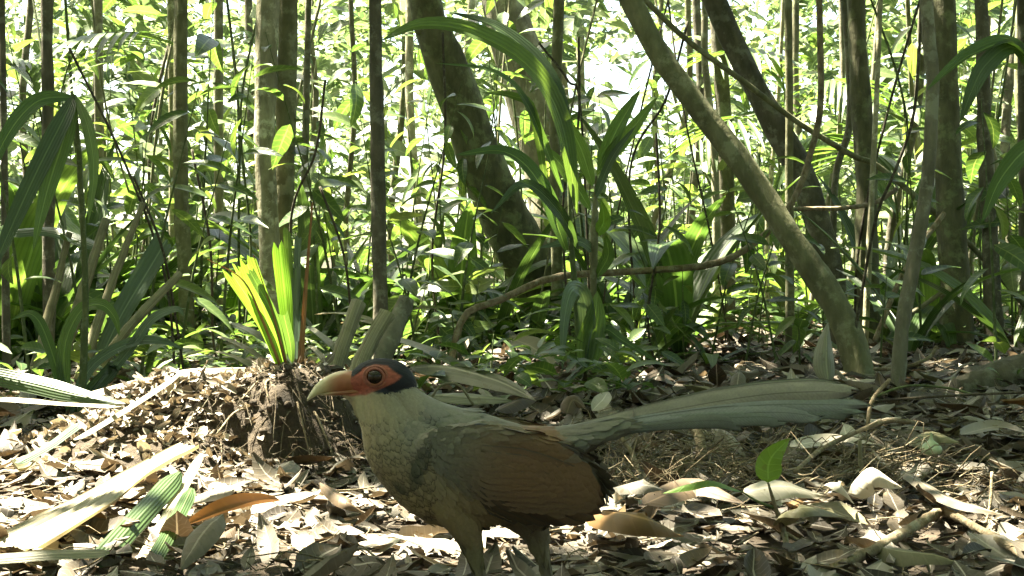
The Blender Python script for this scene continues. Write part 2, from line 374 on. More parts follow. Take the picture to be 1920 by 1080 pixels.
# ------------------------------------------------------------------ trees: trunks traced against the floor, crowns above the picture
TREES = []        # (root, top point, bark)
LAND = []         # landmarks for labels: (x, y, phrase)
def trunk_thing(name, label, cat, pts, d0, d1, w0, w1, bark, group=None, top=5.5, rough=.10, sides=14, land=None, crown=True, lean=.25, n=46, extra=None):
    """pts from base to top in photo pixels; d0/d1 distance at base and at top of the picture; w in pixels"""
    q = np.array(pts, float); s = np.concatenate([[0], np.cumsum(np.linalg.norm(np.diff(q, axis=0), axis=1))]); s /= s[-1]
    C = [tuple(P(px, py, d0+(d1-d0)*t)) for (px, py), t in zip(pts, s)]
    rad = [(w0+(w1-w0)*t)*.5/FPX*(d0+(d1-d0)*t) for t in s]
    b = C[0]; g0 = (b[0]+(C[0][0]-C[1][0])*.05, b[1], float(gz(b[0], b[1])))
    if b[2] > g0[2]+.01:
        k = (b[2]-g0[2])/max(C[1][2]-b[2], .05)
        dx = np.clip((b[0]-C[1][0])*k, -.25, .25)
        g0 = (b[0]+dx*.6, b[1], float(gz(b[0]+dx*.6, b[1])))
        C = [g0]+C; rad = [rad[0]*1.12]+rad
    C = [(C[0][0], C[0][1], C[0][2]-.04)]+C; rad = [rad[0]*(1.4 if w0 > 25 else 1.2)]+rad
    if w0 > 25: rad[1] *= 1.12
    p, q2 = np.array(C[-1]), np.array(C[-2]); dirn = nrm(p-q2)
    if top and p[2] < top:
        for kk in range(1, 5):
            dirn = nrm(dirn+np.array([0, 0, lean])); p = p+dirn*max((top-p[2]), .3)/(5-kk)
            C.append(tuple(p)); rad.append(rad[-1]*.9)
    R4 = spl([(*c, r) for c, r in zip(C, rad)], n)
    root = thing(name, label, cat, C[1], group)
    part(root, 'trunk', tube(R4[:, :3], R4[:, 3], sides, rough, seed=int(abs(pts[0][0]))), M[bark])
    if crown: TREES.append((root, np.array(C[-1]), bark, rad[-1]))
    if land: LAND.append((C[1][0], C[1][1], land))
    return root, R4
hero = [
 # name, label, pts base->top, d0, d1, w0, w1, bark, landmark
 ('slender_tree', 'slim straight tree with dark blotchy bark among the leaning palm stalks', [(92, 690), (92, 500), (90, 300), (88, 20)], 4.7, 4.8, 24, 21, 'bark_dark', 'blotchy trunk'),
 ('slender_tree', 'smooth olive slender tree rising behind the heap of split dead palm blades', [(352, 640), (346, 480), (338, 300), (340, 20)], 5.4, 5.5, 30, 24, 'bark_olive', 'olive tree'),
 ('twin_tree', 'pale lichen-blotched half of the twin tree behind the cut palm sprout', [(512, 680), (508, 520), (496, 250), (502, 15)], 4.6, 4.7, 40, 40, 'bark_pale', 'pale twin tree'),
 ('twin_tree', 'dark shaded half of the twin tree behind the cut palm sprout', [(524, 678), (526, 520), (534, 300), (540, 15)], 4.72, 4.82, 36, 40, 'bark_olive', None),
 ('slender_tree', 'dark rough straight tree standing behind the two sawn palm stalk stubs', [(714, 610), (712, 480), (707, 250), (704, 15)], 4.3, 4.35, 30, 24, 'bark_dark', 'rough dark tree'),
 ('leaning_tree', 'thick mossy dark tree leaning over broad arching palm leaves', [(1010, 520), (960, 430), (900, 300), (858, 180), (815, 60), (800, 10)], 6.6, 6.3, 100, 62, 'bark_moss', 'mossy leaning tree'),
 ('large_tree', 'wide pale brown trunk partly hidden behind the thick mossy leaning tree', [(1052, 480), (1035, 330), (1005, 200), (960, 60), (945, 10)], 9.0, 9.0, 120, 75, 'bark_grey', 'wide brown trunk'),
 ('leaning_tree', 'lichen-grey diagonal tree slanting up from the leaf litter beside the bird\'s tail', [(1612, 712), (1580, 600), (1500, 470), (1400, 320), (1285, 170), (1190, 15)], 4.0, 4.25, 52, 40, 'bark_olive', 'diagonal tree'),
 ('leaning_tree', 'nearly black leaning tree crossing behind the lichen-grey diagonal one', [(1572, 600), (1552, 480), (1500, 325), (1430, 190), (1345, 15)], 5.6, 5.8, 52, 44, 'bark_dark', 'black leaning tree'),
 ('sapling', 'thin straight grey-olive pole behind the lichen-grey diagonal tree', [(1481, 600), (1480, 400), (1480, 200), (1478, 15)], 5.2, 5.2, 17, 14, 'bark_olive', 'grey-olive pole'),
 ('slender_tree', 'straight grey-green tree with a swollen knee beside the black leaning tree', [(1630, 640), (1626, 480), (1622, 290), (1612, 160), (1606, 15)], 5.7, 5.8, 44, 34, 'bark_moss', 'grey-green tree'),
 ('sapling', 'thin pale pole just right of the straight grey-green tree', [(1622, 640), (1632, 420), (1642, 220), (1650, 15)], 5.0, 5.1, 13, 9, 'bark_pale', None),
 ('slender_tree', 'pale peeling sapling bent sideways in front of the dark lichened tree', [(1682, 745), (1690, 620), (1712, 500), (1738, 340), (1748, 160), (1738, 15)], 3.55, 3.7, 28, 24, 'bark_grey', 'peeling bent sapling'),
 ('slender_tree', 'dark lichened upright tree behind the pale peeling bent sapling', [(1796, 650), (1788, 480), (1778, 300), (1768, 15)], 5.2, 5.3, 58, 42, 'bark_moss', 'dark lichened tree'),
 ('slender_tree', 'straight dark grey tree to the side of the brown rotting log', [(1866, 668), (1858, 480), (1848, 300), (1840, 15)], 5.1, 5.2, 32, 24, 'bark_dark', 'dark grey tree'),
 ('slender_tree', 'dark trunk at the margin beyond the brown rotting log', [(1922, 640), (1920, 400), (1916, 15)], 6.0, 6.0, 20, 18, 'bark_dark', None),
 ('sapling', 'thin grey sapling with pale rings behind the twin tree', [(566, 610), (570, 420), (574, 200), (578, 15)], 6.2, 6.3, 16, 12, 'bark_grey', None),
 ('bamboo_like_pole', 'greenish ringed pole behind the big arching palm leaf', [(1046, 590), (1042, 380), (1040, 220), (1048, 15)], 6.0, 6.0, 22, 20, 'bark_olive', None),
 ('sapling', 'pale whitish thin trunk touching the smooth olive slender tree', [(322, 600), (324, 300), (320, 15)], 7.5, 7.5, 15, 13, 'bark_pale', None),
 ('sapling', 'pale sunlit pole between the diagonal and the black leaning trees', [(1345, 560), (1340, 300), (1322, 120), (1322, 15)], 6.8, 6.8, 16, 13, 'bark_pale', None),
 ('slender_tree', 'dark grey trunk wrapped in fibre behind the pale sunlit pole', [(1362, 580), (1360, 300), (1345, 15)], 7.3, 7.3, 34, 28, 'bark_dark', None),
 ('sapling', 'grey pole at the edge of the sunny clearing beyond the palm stalks', [(184, 590), (186, 300), (184, 15)], 8.2, 8.2, 18, 17, 'bark_grey', 'lone grey pole'),
 ('sapling', 'grey ringed pole beyond the smooth olive slender tree', [(412, 600), (410, 300), (410, 15)], 8.0, 8.0, 19, 17, 'bark_grey', None),
 ('sapling', 'dark thin trunk at the margin behind the drooping dark blades', [(12, 640), (8, 300), (4, 15)], 4.4, 4.5, 15, 11, 'bark_dark', None),
]
for (nm, lb, pts, d0, d1, w0, w1, bk, land) in hero:
    root_, r4_ = trunk_thing(nm, lb, 'tree', pts, d0, d1, w0, w1, bk, land=land, top=4.2+2.2*random.random(), rough=.15 if w0 > 20 else .08)
    if 'thick mossy' in lb:                              # its spreading dark roots
        b_ = r4_[2]
        for k in range(9):
            a_ = k*.7+.2; l_ = .28+.25*((k*37 % 10)/10); e_ = np.array([b_[0]+math.cos(a_)*l_, b_[1]+math.sin(a_)*l_])
            c_ = spl([(b_[0], b_[1], b_[2]+.28, .055), (b_[0]+(e_[0]-b_[0])*.45, b_[1]+(e_[1]-b_[1])*.45, b_[2]+.13, .042), (e_[0], e_[1], float(gz(*e_))-.01, .02)], 12)
            part(root_, 'root', tube(c_[:, :3], c_[:, 3], 8, .25, seed=k), M['bark_moss'])
def deep(y): return 'clearing-edge' if y < 5 else ('inner-thicket' if y < 7.5 else ('deep-thicket' if y < 9.5 else 'outermost'))
def rel(x, y):
    l = sorted(LAND, key=lambda l: (l[0]-x)**2+(l[1]-y)**2)[:2]
    l.sort(key=lambda q: q[0])
    return f'between the {l[0][2]} and the {l[1][2]}'
# thin poles farther back, each its own tree
far_labels = []
fp = [(132, 9), (236, 10.5), (262, 12.5), (300, 11), (372, 10), (446, 11.5), (470, 9), (604, 10), (632, 12), (664, 8.5), (748, 11), (776, 9), (888, 12), (1080, 10.5), (1150, 12.5), (1215, 9.5), (1262, 11), (1302, 9),
      (1405, 10), (1440, 8), (1512, 7.4), (1546, 9), (1575, 8), (1662, 7.6), (1700, 9.5), (1722, 8.4), (1812, 8.8), (1885, 9.4), (1905, 7.5), (50, 8), (-60, 7), (1990, 8), (2060, 6.5), (-120, 10)]
for k, (px, d) in enumerate(fp):
    r = random.Random(k); base = HORIZON+(CAM_H-float(gz((px-960)/FPX*d, d)))*FPX/d
    sway = r.uniform(-80, 80); bk = r.choice(['bark_olive', 'bark_grey', 'bark_dark', 'bark_moss', 'bark_pale'])
    tone = {'bark_olive': 'olive', 'bark_grey': 'grey', 'bark_dark': 'dark', 'bark_moss': 'mossy', 'bark_pale': 'pale'}[bk]
    w = r.uniform(7, 17)
    trunk_thing('sapling', f'{deep(d)} {tone} {"pole-thin" if w < 11 else "slim"} trunk {rel((px-960)/FPX*d, d)}', 'tree',
                [(px, base), (px+sway*.4+r.uniform(-22, 22), base*.6+60), (px+sway*.8+r.uniform(-18, 18), base*.3+20), (px+sway, 10)], d, d+r.uniform(-.3, .3), w*1.15, w, bk,
                group=f'{tone} {"pole-like " if w < 11 else "thin "}trunks far back', top=4.5+2*r.random(), rough=.05, sides=8, n=24)

# ------------------------------------------------------------------ crowns: unseen canopy over the trunks, gaps shaped to place sun and shade
def sun_patch(x, y):
    """1 where the sun comes through the canopy (floor coordinates)"""
    def el(cx, cy, rx, ry): return np.clip(1.25-np.sqrt(((x-cx)/rx)**2+((y-cy)/ry)**2), 0, 1)
    nz = vnoise(x*4.2+9, y*4.2, 21); nb = vnoise(x*1.3+2, y*1.3+7, 22); nf = vnoise(x*9+4, y*9, 23); nq = vnoise(x*13+1, y*13+5, 24)
    v = 0
    v = np.maximum(v, np.minimum(1, el(-.54, 1.90, .44, .74)*2)*(.36+.36*nf+.26*nq))
    v = np.maximum(v, el(-.12, 1.60, .32, .38)*(.12+.5*nf+.42*nq))
    v = np.maximum(v, el(.30, 1.62, .44, .44)*(nf*.48+nq*.42+nz*.12))
    v = np.maximum(v, el(.72, 2.1, .40, .55)*(nf*.45+nq*.42+nz*.14))
    v = np.maximum(v, el(1.12, 6.9, .55, .8)*1.1)
    v = np.maximum(v, el(.1, 5.2, .35, .5)*(nz*.9+nf*.2))
    v = np.maximum(v, el(-1.3, 4.9, .5, .6)*(nz*.9+nf*.2))
    v = np.maximum(v, sm(3.0, 3.6, y)*(1-sm(5.8, 6.4, y))*np.clip(.5*nf+.3*nq+.4*nz+.14*(x < .35)-.16, 0, 1))
    back = sm(5.6, 7.2, y)
    v = np.maximum(v, back*((nz*.6+nb*.7) > .43)*1.0)
    v = np.where((x > -.36) & (x < .66) & (y > .9) & (y < 1.33), 0, v)       # the bird stands in shade
    return v > .5
NL = 60000
gx = RNG.uniform(-8, 9, NL); gy = RNG.uniform(-9, 17, NL)
gx = np.concatenate([gx, RNG.uniform(-.4, .7, 700), RNG.uniform(-9, 9, 8000), RNG.uniform(-.2, 4.5, 9000), RNG.uniform(-3, 0, 4000)]); gy = np.concatenate([gy, RNG.uniform(.92, 1.34, 700), RNG.uniform(-9, .9, 8000), RNG.uniform(1.9, 6.4, 9000), RNG.uniform(2.6, 6.0, 4000)]); NL = len(gx)  # extra leaves added out of view to deepen the shade below
cz = RNG.uniform(3.0, 6.6, NL)
cp = np.stack([gx+SUN.x/SUN.z*cz, gy+SUN.y/SUN.z*cz, cz], 1)
keep = ~sun_patch(gx, gy)
thin = (gy < 6.4) | (RNG.random(NL) < .38)
# keep the lines of sight clear: nothing of the canopy hangs into the picture near the trunks
ang = (cp[:, 2]-CAM_H)/np.maximum(cp[:, 1], .1)
keep &= thin & ((ang > .225) | (cp[:, 1] < 0) | (cp[:, 1] > 11))
cp = cp[keep]
tops = np.array([t[1] for t in TREES])
own = np.argmin(((cp[:, None, :2]-tops[None, :, :2])**2).sum(-1), 1)
for k, (root, top, bark, rr) in enumerate(TREES):
    q = cp[own == k]
    if len(q) == 0: continue
    n = len(q); az = RNG.uniform(0, 2*PI, n); dv = np.stack([np.cos(az), np.sin(az), RNG.uniform(-.6, .25, n)], 1)
    nv = np.stack([RNG.normal(0, .35, n), RNG.normal(0, .35, n), np.ones(n)], 1)
    g = batch(q, dv, nv, RNG.uniform(.14, .26, n), RNG.uniform(.06, .11, n), 'ovate', 4, 3, RNG.uniform(0, .9, n), .2, seed=k)
    stuff(part(root, 'crown', g, M['canopy']))
    lim = []
    for s in range(min(4, n)):
        e = q[int(RNG.integers(n))]; mid = (top+e)/2+np.array([0, 0, -.15])
        a = spl([(*top, rr*.8), (*mid, rr*.5), (*e, rr*.15)], 9)
        lim.append(tube(a[:, :3], a[:, 3], 6))
    for g in lim: part(root, 'limb', g, M[bark])
# lianas and bare stems
def vine(name, label, pts, w, mat, cat='vine', sides=7, n=40, group=None, ground=False, rough=.08, endw=None):
    """pts rows (px, py, d)"""
    C = [(*P(*p), (w+((endw or w)-w)*k/max(len(pts)-1, 1))*.5/FPX*p[2]) for k, p in enumerate(pts)]
    R4 = spl(C, n)
    return single(name, label, cat, tube(R4[:, :3], R4[:, 3], sides, rough, seed=int(pts[0][0])), M[mat], R4[0, :3], group)
vine('liana', 'brown liana curving down past the thin grey-olive pole and trailing level above the litter',
     [(1535, -40, 4.9), (1537, 60, 4.9), (1538, 200, 4.9), (1516, 300, 4.9), (1482, 385, 4.85), (1420, 452, 4.8), (1340, 494, 4.75), (1200, 508, 4.7), (1040, 520, 4.6), (940, 562, 4.5), (870, 594, 4.4), (840, 700, 4.35)], 12, 'twig', endw=14)
vine('liana', 'taut olive liana descending across the black leaning tree to the grey-green tree', [(1180, -30, 4.9), (1280, 68, 4.95), (1390, 150, 5.0), (1500, 232, 5.1), (1600, 292, 5.25), (1660, 322, 5.3), (1830, 470, 5.3), (1960, 620, 5.3)], 11, 'bark_olive')
vine('liana', 'thin black vine hanging beside the pale peeling bent sapling', [(1728, -30, 3.9), (1722, 120, 3.9), (1712, 220, 3.9), (1690, 290, 3.9), (1672, 335, 3.9), (1640, 420, 3.95), (1600, 640, 4.0)], 6, 'twig_dark')
vine('liana', 'grey crooked stem leaning behind the pale pole near the grey-green tree', [(1560, 640, 6.2), (1565, 350, 6.2), (1592, 240, 6.2), (1592, 120, 6.2), (1580, -20, 6.2)], 14, 'bark_grey')
vine('fallen_branch', 'level brown branch wedged between the diagonal tree and the grey-green tree', [(1490, 392, 5.0), (1580, 390, 5.1), (1640, 380, 5.3), (1680, 355, 5.4)], 9, 'twig', 'branch')
vine('fallen_branch', 'thin pale branch leaning against the dark lichened tree', [(1640, 640, 4.6), (1700, 500, 4.7), (1770, 400, 4.8)], 10, 'twig', 'branch')
vine('fallen_branch', 'yellowish stick propped between the peeling sapling and the dark lichened tree', [(1660, 612, 4.9), (1720, 580, 4.95), (1770, 545, 5.0)], 9, 'petiole', 'branch')
vine('fallen_branch', 'curved twig hooking round the foot of the pale peeling bent sapling', [(1640, 692, 3.7), (1690, 690, 3.6), (1740, 672, 3.6), (1756, 650, 3.62)], 7, 'twig', 'branch')
for k in range(24):      # thin hanging stems
    r = random.Random(100+k); px = r.uniform(-20, 1940); d = r.uniform(4.8, 9); s = r.uniform(-160, 160)
    base = HORIZON+CAM_H*FPX/d
    wch = r.choice(['stem', 'twig_dark', 'bark_olive'])
    tone = {'stem': 'green', 'twig_dark': 'blackish', 'bark_olive': 'olive'}[wch]
    vine('thin_stem', f'{deep(d)} hair-thin {tone} upright stem {rel((px-960)/FPX*d, d)}', [(px, base+15, d), (px+s*.2+r.uniform(-30, 30), base*.66+20, d), (px+s*.5+r.uniform(-30, 30), 200, d), (px+s, -60, d+.2)], r.uniform(3, 6), wch, 'stem', 6, 22, f'hair-thin {tone} upright stems', rough=0)
for k, (a, b, d) in enumerate([((130, 90), (310, 520), 4.0), ((360, 280), (400, 640), 4.6), ((610, 150), (545, 420), 4.3), ((830, 60), (810, 480), 5.0), ((1085, 70), (1055, 400), 4.4), ((1230, 250), (1215, 600), 4.5),
                               ((250, 330), (330, 600), 3.9), ((600, 350), (660, 600), 4.4), ((1290, 40), (1180, 330), 5.2), ((1010, 80), (1090, 220), 4.8)]):
    vine('bent_stem', f'bent dark twig slanting through the undergrowth {["among the palm stalks", "beside the smooth olive slender tree", "before the twin tree", "before the thick mossy leaning tree", "before the ringed pole", "below the diagonal tree", "over the split palm blades", "behind the cut sprout", "across the diagonal tree", "over the wide pale trunk"][k]}',
         [(*a, d), ((a[0]+b[0])/2+14, (a[1]+b[1])/2, d), (*b, d+.1), (b[0]+20, HORIZON+CAM_H*FPX/d+10, d+.15)], 5, 'twig_dark', 'twig', 6, 24)
# ------------------------------------------------------------------ the eroded earth clod with its roots
mx, my = MOUND
def mound_h(x, y):
    u = (x-mx-.01)/.195; v = (y-my)/.165
    r = np.sqrt(np.abs(u)**2.6+np.abs(v)**2.6)
    h = (.122+.03*sm(mx-.05, mx+.06, x))*(1-sm(.46, 1.16, r-.30*(vnoise(x*15, y*15, 5)-.5)-.16*(vnoise(x*38, y*38, 7)-.5)))
    # long gentle apron on the sunny side, steep broken face on the other
    ap = .13*np.clip(1-np.sqrt(((x-mx+.15)/.28)**2+((y-my+.03)/.26)**2), 0, 1)
    h = np.maximum(h, ap)
    return h+(vnoise(x*30, y*30, 6)-.5)*.022*(h > .005)+(vnoise(x*70, y*70, 8)-.5)*.010*(h > .005)
gx_, gy_ = np.meshgrid(np.linspace(mx-.45, mx+.27, 110), np.linspace(my-.33, my+.3, 96))
hz = mound_h(gx_, gy_); zz = gz(gx_, gy_)+hz-.012*(hz < .004)
n_, m_ = gx_.shape; i = np.arange(n_-1)[:, None]*m_; j = np.arange(m_-1)[None]
mf = np.stack([i+j, i+j+1, i+m_+j+1, i+m_+j], -1).reshape(-1, 4)
mound = thing('earth_mound', 'crumbling earth clod bristling with rootlets under the cut palm sprout', 'mound', (mx, my, float(gz(mx, my))))
LAND.append((mx, my, 'earth clod'))
part(mound, 'soil', dict(V=np.stack([gx_, gy_, zz], -1).reshape(-1, 3), F=mf), M['soil'])
def top_z(x, y): return gz(x, y)+np.maximum(mound_h(x, y), 0)
# chips and crumbs on its left and top, partly paled to imitate sunlight
n = 2300
a = np.stack([RNG.normal(mx-.10, .14, n), RNG.normal(my-.05, .12, n)], 1); a = a[(mound_h(a[:, 0], a[:, 1]) > .012) & ((a[:, 0] < mx-.01+.05*RNG.normal(0, 1, len(a))) | (a[:, 1] > my-.07))]
n = len(a); z = top_z(a[:, 0], a[:, 1])+.002
az = RNG.uniform(0, 2*PI, n)
g = batch(np.stack([a[:, 0], a[:, 1], z], 1), np.stack([np.cos(az), np.sin(az), RNG.uniform(-.2, .7, n)], 1), np.stack([RNG.normal(0, .6, n), RNG.normal(-.2, .6, n), np.ones(n)], 1),
          RNG.uniform(.008, .034, n), RNG.uniform(.006, .02, n), 'even', 4, 3, RNG.uniform(-1, 1, n), .3, RNG.uniform(-.6, .8, n), seed=3, wav=.3)
stuff(part(mound, 'leaf_crumbs', g, M['crumbs']))
for k in range(130):
    r = random.Random(900+k); x0 = mx+r.uniform(-.06, .2); y0 = my-r.uniform(.02, .2); rr0 = r.uniform(.003, .010)
    if mound_h(np.array(x0), np.array(y0)) < .008: continue
    th = np.linspace(.15, PI-.15, 6); ph = np.linspace(0, 2*PI, 8, endpoint=False); T_, H_ = np.meshgrid(th, ph, indexing='ij')
    q = np.stack([np.sin(T_)*np.cos(H_), np.sin(T_)*np.sin(H_), np.cos(T_)*.8], -1).reshape(-1, 3); q *= (.7+.6*vnoise(q[:, 0]*2+k, q[:, 1]*2+q[:, 2]*3, k))[:, None]*rr0
    ii = np.arange(5)[:, None]*8; jj = np.arange(8)[None]; ff = np.stack([ii+jj, ii+8+jj, ii+8+(jj+1) % 8, ii+(jj+1) % 8], -1).reshape(-1, 4)
    part(mound, 'soil_lump', dict(V=q+np.array([x0, y0, float(top_z(x0, y0))+rr0*.2]), F=ff), M['soil'])
# rootlets over the broken face
n = 480
p0 = np.stack([RNG.uniform(mx-.10, mx+.20, n), RNG.uniform(my-.20, my-.03, n)], 1); z0 = top_z(p0[:, 0], p0[:, 1])
p0 = np.column_stack([p0, z0+RNG.uniform(-.004, .010, n)])
p1 = p0+np.stack([RNG.normal(.01, .025, n), RNG.normal(-.02, .02, n), RNG.normal(-.015, .022, n)], 1)
p1[:, 2] = np.maximum(p1[:, 2], top_z(p1[:, 0], p1[:, 1])-.002+RNG.uniform(0, .006, n))
stuff(part(mound, 'rootlets', strands(p0, p1, RNG.normal(0, .008, (n, 3)), RNG.uniform(.0003, .0009, n), 4), M['rootlet']))
for k in range(26):
    r = random.Random(400+k); x0 = mx+r.uniform(-.05, .20); y0 = my-r.uniform(.05, .15); z0 = float(top_z(x0, y0))+.004
    x1 = x0+r.uniform(-.05, .06); y1 = y0-r.uniform(.03, .09); z1 = max(float(top_z(x1, y1))+.003, z0-r.uniform(.03, .11))
    pts = [(x0, y0+.02, z0-.01, .0024), (x0+(x1-x0)*.4+r.uniform(-.015, .015), y0-.02, z0-.01, .002), (x1, y1, z1, .0013)]
    c = spl(pts, 10); part(mound, 'root', tube(c[:, :3], c[:, 3]*(.6 if k % 3 else 1), 6), M['rootlet' if k % 3 else 'twig'])
# ------------------------------------------------------------------ traced blades
def R3(pts): return [tuple(P(*p)) for p in pts]
def blade(root, pts, wpx, mat, kind='strap', name='leaf', **kw):
    """pts rows (px, py, d), base first"""
    dm = sum(p[2] for p in pts)/len(pts)
    return part(root, name, ribbon(R3(pts), wpx/FPX*dm, kind, seed=int(pts[0][0]+pts[-1][1]), **kw), M[mat])
def lone(name, label, cat, pts, wpx, mat, kind='strap', group=None, **kw):
    dm = sum(p[2] for p in pts)/len(pts)
    return single(name, label, cat, ribbon(R3(pts), wpx/FPX*dm, kind, seed=int(pts[0][0]+pts[-1][1]), **kw), M[mat], P(*pts[0]), group)
def on_floor(pts, lift=0.022):
    """pixels on the floor -> rows (px, py, d); a fourth value lifts that point"""
    out = []
    for p in pts:
        q = G(p[0], p[1], lift+(p[2] if len(p) > 2 else 0)); out.append((p[0], p[1], q.y))
    return out
# the cut palm sprout on the clod
sp = thing('palm_sprout', 'bright yellow-green palm sprout with blades hacked off, growing from the earth clod', 'palm', P(548, 698, 2.36))
D = 2.36
blade(sp, [(533, 697, D), (505, 610, D-.03), (462, 488, D-.07)], 36, 'sprout', 'cut', jag=.02, fold=.25, pleat=.8, cols=9, npl=4)
blade(sp, [(530, 697, D), (490, 600, D-.02), (430, 506, D-.06)], 27, 'sprout', 'cut', jag=.03, fold=.3, pleat=.6, cols=9, npl=3)
blade(sp, [(540, 698, D-.01), (516, 600, D-.05), (468, 508, D-.10)], 17, 'palm', 'cut', jag=.01, fold=.3, face=(.5, -1, .2))
blade(sp, [(547, 698, D), (536, 570, D), (525, 460, D-.03)], 30, 'sprout', 'cut', jag=.025, fold=.2, pleat=.8, cols=9, npl=4)
blade(sp, [(553, 698, D+.02), (545, 560, D+.03), (538, 428, D)], 15, 'palm', 'cut', jag=.02, fold=.3)
blade(sp, [(545, 698, D-.02), (545, 650, D-.03), (532, 590, D-.05)], 18, 'palm', 'cut', jag=.02, fold=.3)
blade(sp, [(556, 690, D), (556, 590, D+.02), (555, 502, D+.02)], 18, 'bluegreen', 'cut', jag=.02, fold=.35, face=(-.5, -.6, .8))
blade(sp, [(560, 640, D), (559, 540, D+.03), (561, 436, D+.04)], 20, 'bluegreen', 'cut', jag=.04, fold=.3, face=(-.5, -.6, .8))
blade(sp, [(563, 702, D-.02), (572, 560, D-.02), (586, 380, D-.02)], 13, 'brown_edge', 'taper', 'sheath', fold=.5)
blade(sp, [(530, 697, D-.02), (492, 600, D-.05), (455, 525, D-.08), (388, 486, D-.10)], 6, 'brown_edge', 'taper', 'sheath', fold=.4)
blade(sp, [(540, 697, D-.03), (515, 600, D-.06), (475, 478, D-.09)], 5, 'brown_edge', 'taper', 'sheath', fold=.4)
# palm seedling with upright blades, and the big arching bifid leaf
ps = thing('palm_seedling', 'young palm with stiff upright light green blades below the big arching leaf', 'palm', G(1112, 704))
LAND.append((G(1112, 704).x, G(1112, 704).y, 'upright-bladed young palm'))
D = 4.25
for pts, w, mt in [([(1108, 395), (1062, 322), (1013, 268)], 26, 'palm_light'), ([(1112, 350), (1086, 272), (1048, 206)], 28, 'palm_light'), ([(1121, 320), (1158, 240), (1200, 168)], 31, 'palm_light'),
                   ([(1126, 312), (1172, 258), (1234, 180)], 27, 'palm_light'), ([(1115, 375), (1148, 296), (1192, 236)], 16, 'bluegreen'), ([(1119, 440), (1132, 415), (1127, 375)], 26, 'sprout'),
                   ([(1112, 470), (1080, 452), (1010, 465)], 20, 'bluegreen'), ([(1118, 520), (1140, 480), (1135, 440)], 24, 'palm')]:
    blade(ps, [(px, py, D-.06*k) for k, (px, py) in enumerate(pts)], w, mt, 'lance' if w > 22 else 'strap', fold=.22, face=(random.uniform(-.3, .3), -1, .35))
c = spl([(*P(1110, 706, D), .010), (*P(1112, 560, D), .011), (*P(1114, 450, D), .013), (*P(1118, 330, D), .004)], 20)
part(ps, 'stem', tube(c[:, :3], c[:, 3], 8, .1), M['bark_olive'])
bl = thing('palm_seedling', 'palm with one huge dark arching leaf sweeping across the leaning mossy tree', 'palm', G(1088, 722))
D = 3.85
blade(bl, [(1082, 400, D), (1050, 225, D-.02), (985, 120, D-.08), (880, 60, D-.14), (790, 48, D-.2), (716, 76, D-.24)], 48, 'palm', 'lance', fold=.35, cols=7, n=26, face=(.2, -.75, .65))
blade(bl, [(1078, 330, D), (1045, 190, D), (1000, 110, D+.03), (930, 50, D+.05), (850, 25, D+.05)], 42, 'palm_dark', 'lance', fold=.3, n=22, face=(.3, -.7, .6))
blade(bl, [(1062, 470, D), (1012, 345, D-.05), (950, 287, D-.1), (856, 290, D-.2)], 36, 'palm', 'strap', fold=.3, n=20, face=(.2, -.8, .6))
blade(bl, [(1055, 360, D), (988, 195, D-.1), (925, 135, D-.2), (815, 118, D-.3)], 17, 'palm', 'strap', fold=.3, n=20, face=(.1, -.8, .6))
blade(bl, [(1030, 400, D), (1000, 215, D-.08), (960, 180, D-.12), (903, 174, D-.18)], 18, 'palm', 'lance', fold=.3, n=16)
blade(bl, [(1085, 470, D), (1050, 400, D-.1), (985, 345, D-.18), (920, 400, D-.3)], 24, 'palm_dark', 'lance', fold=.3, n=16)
c = spl([(*P(1088, 724, D), .010), (*P(1080, 560, D), .009), (*P(1072, 470, D), .008), (*P(1066, 330, D), .004)], 20)
part(bl, 'stem', tube(c[:, :3], c[:, 3], 8, .1), M['stem'])
hp = thing('understory_plant', 'plant with a long limp grey-green leaf hanging straight down by a green cup-shaped leaf', 'plant', G(1096, 742))
D = 3.5
blade(hp, [(1098, 700, D), (1100, 600, D), (1092, 552, D-.02), (1072, 545, D-.1), (1058, 600, D-.14), (1054, 700, D-.15)], 32, 'bluegreen', 'strap', fold=.2, n=24, face=(.1, -1, .2))
blade(hp, [(1098, 690, D), (1104, 640, D), (1116, 590, D), (1120, 545, D)], 52, 'palm', 'ovate', fold=.5, n=12, face=(.2, -1, .2))
blade(hp, [(1098, 690, D), (1130, 620, D), (1170, 640, D-.05), (1250, 690, D-.1)], 18, 'palm', 'strap', fold=.3)
c = spl([(*P(1096, 742, D), .004), (*P(1098, 640, D), .003), (*P(1100, 560, D), .002)], 12)
part(hp, 'stem', tube(c[:, :3], c[:, 3], 6), M['stem'])
ra = thing('palm_seedling', 'palm whose broad leaf arches in front of the dark lichened tree', 'palm', G(1990, 730))
D = 3.1
blade(ra, [(1990, 380, D), (1960, 180, D), (1900, 84, D), (1830, 98, D-.02), (1785, 126, D-.04), (1738, 168, D-.06)], 34, 'palm', 'strap', fold=.55, n=24, face=(.1, -.55, .85))
blade(ra, [(1960, 180, D), (1905, 90, D), (1850, 120, D-.03), (1820, 175, D-.05), (1800, 230, D-.05)], 34, 'palm_dark', 'lance', fold=.2, n=18)
blade(ra, [(1990, 380, D), (1940, 280, D), (1880, 330, D), (1840, 420, D)], 40, 'palm', 'lance', fold=.25, n=16)
c = spl([(*P(1990, 735, D), .012), (*P(1990, 500, D), .009), (*P(1965, 200, D), .005)], 14)
part(ra, 'stem', tube(c[:, :3], c[:, 3], 8, .1), M['stem'])
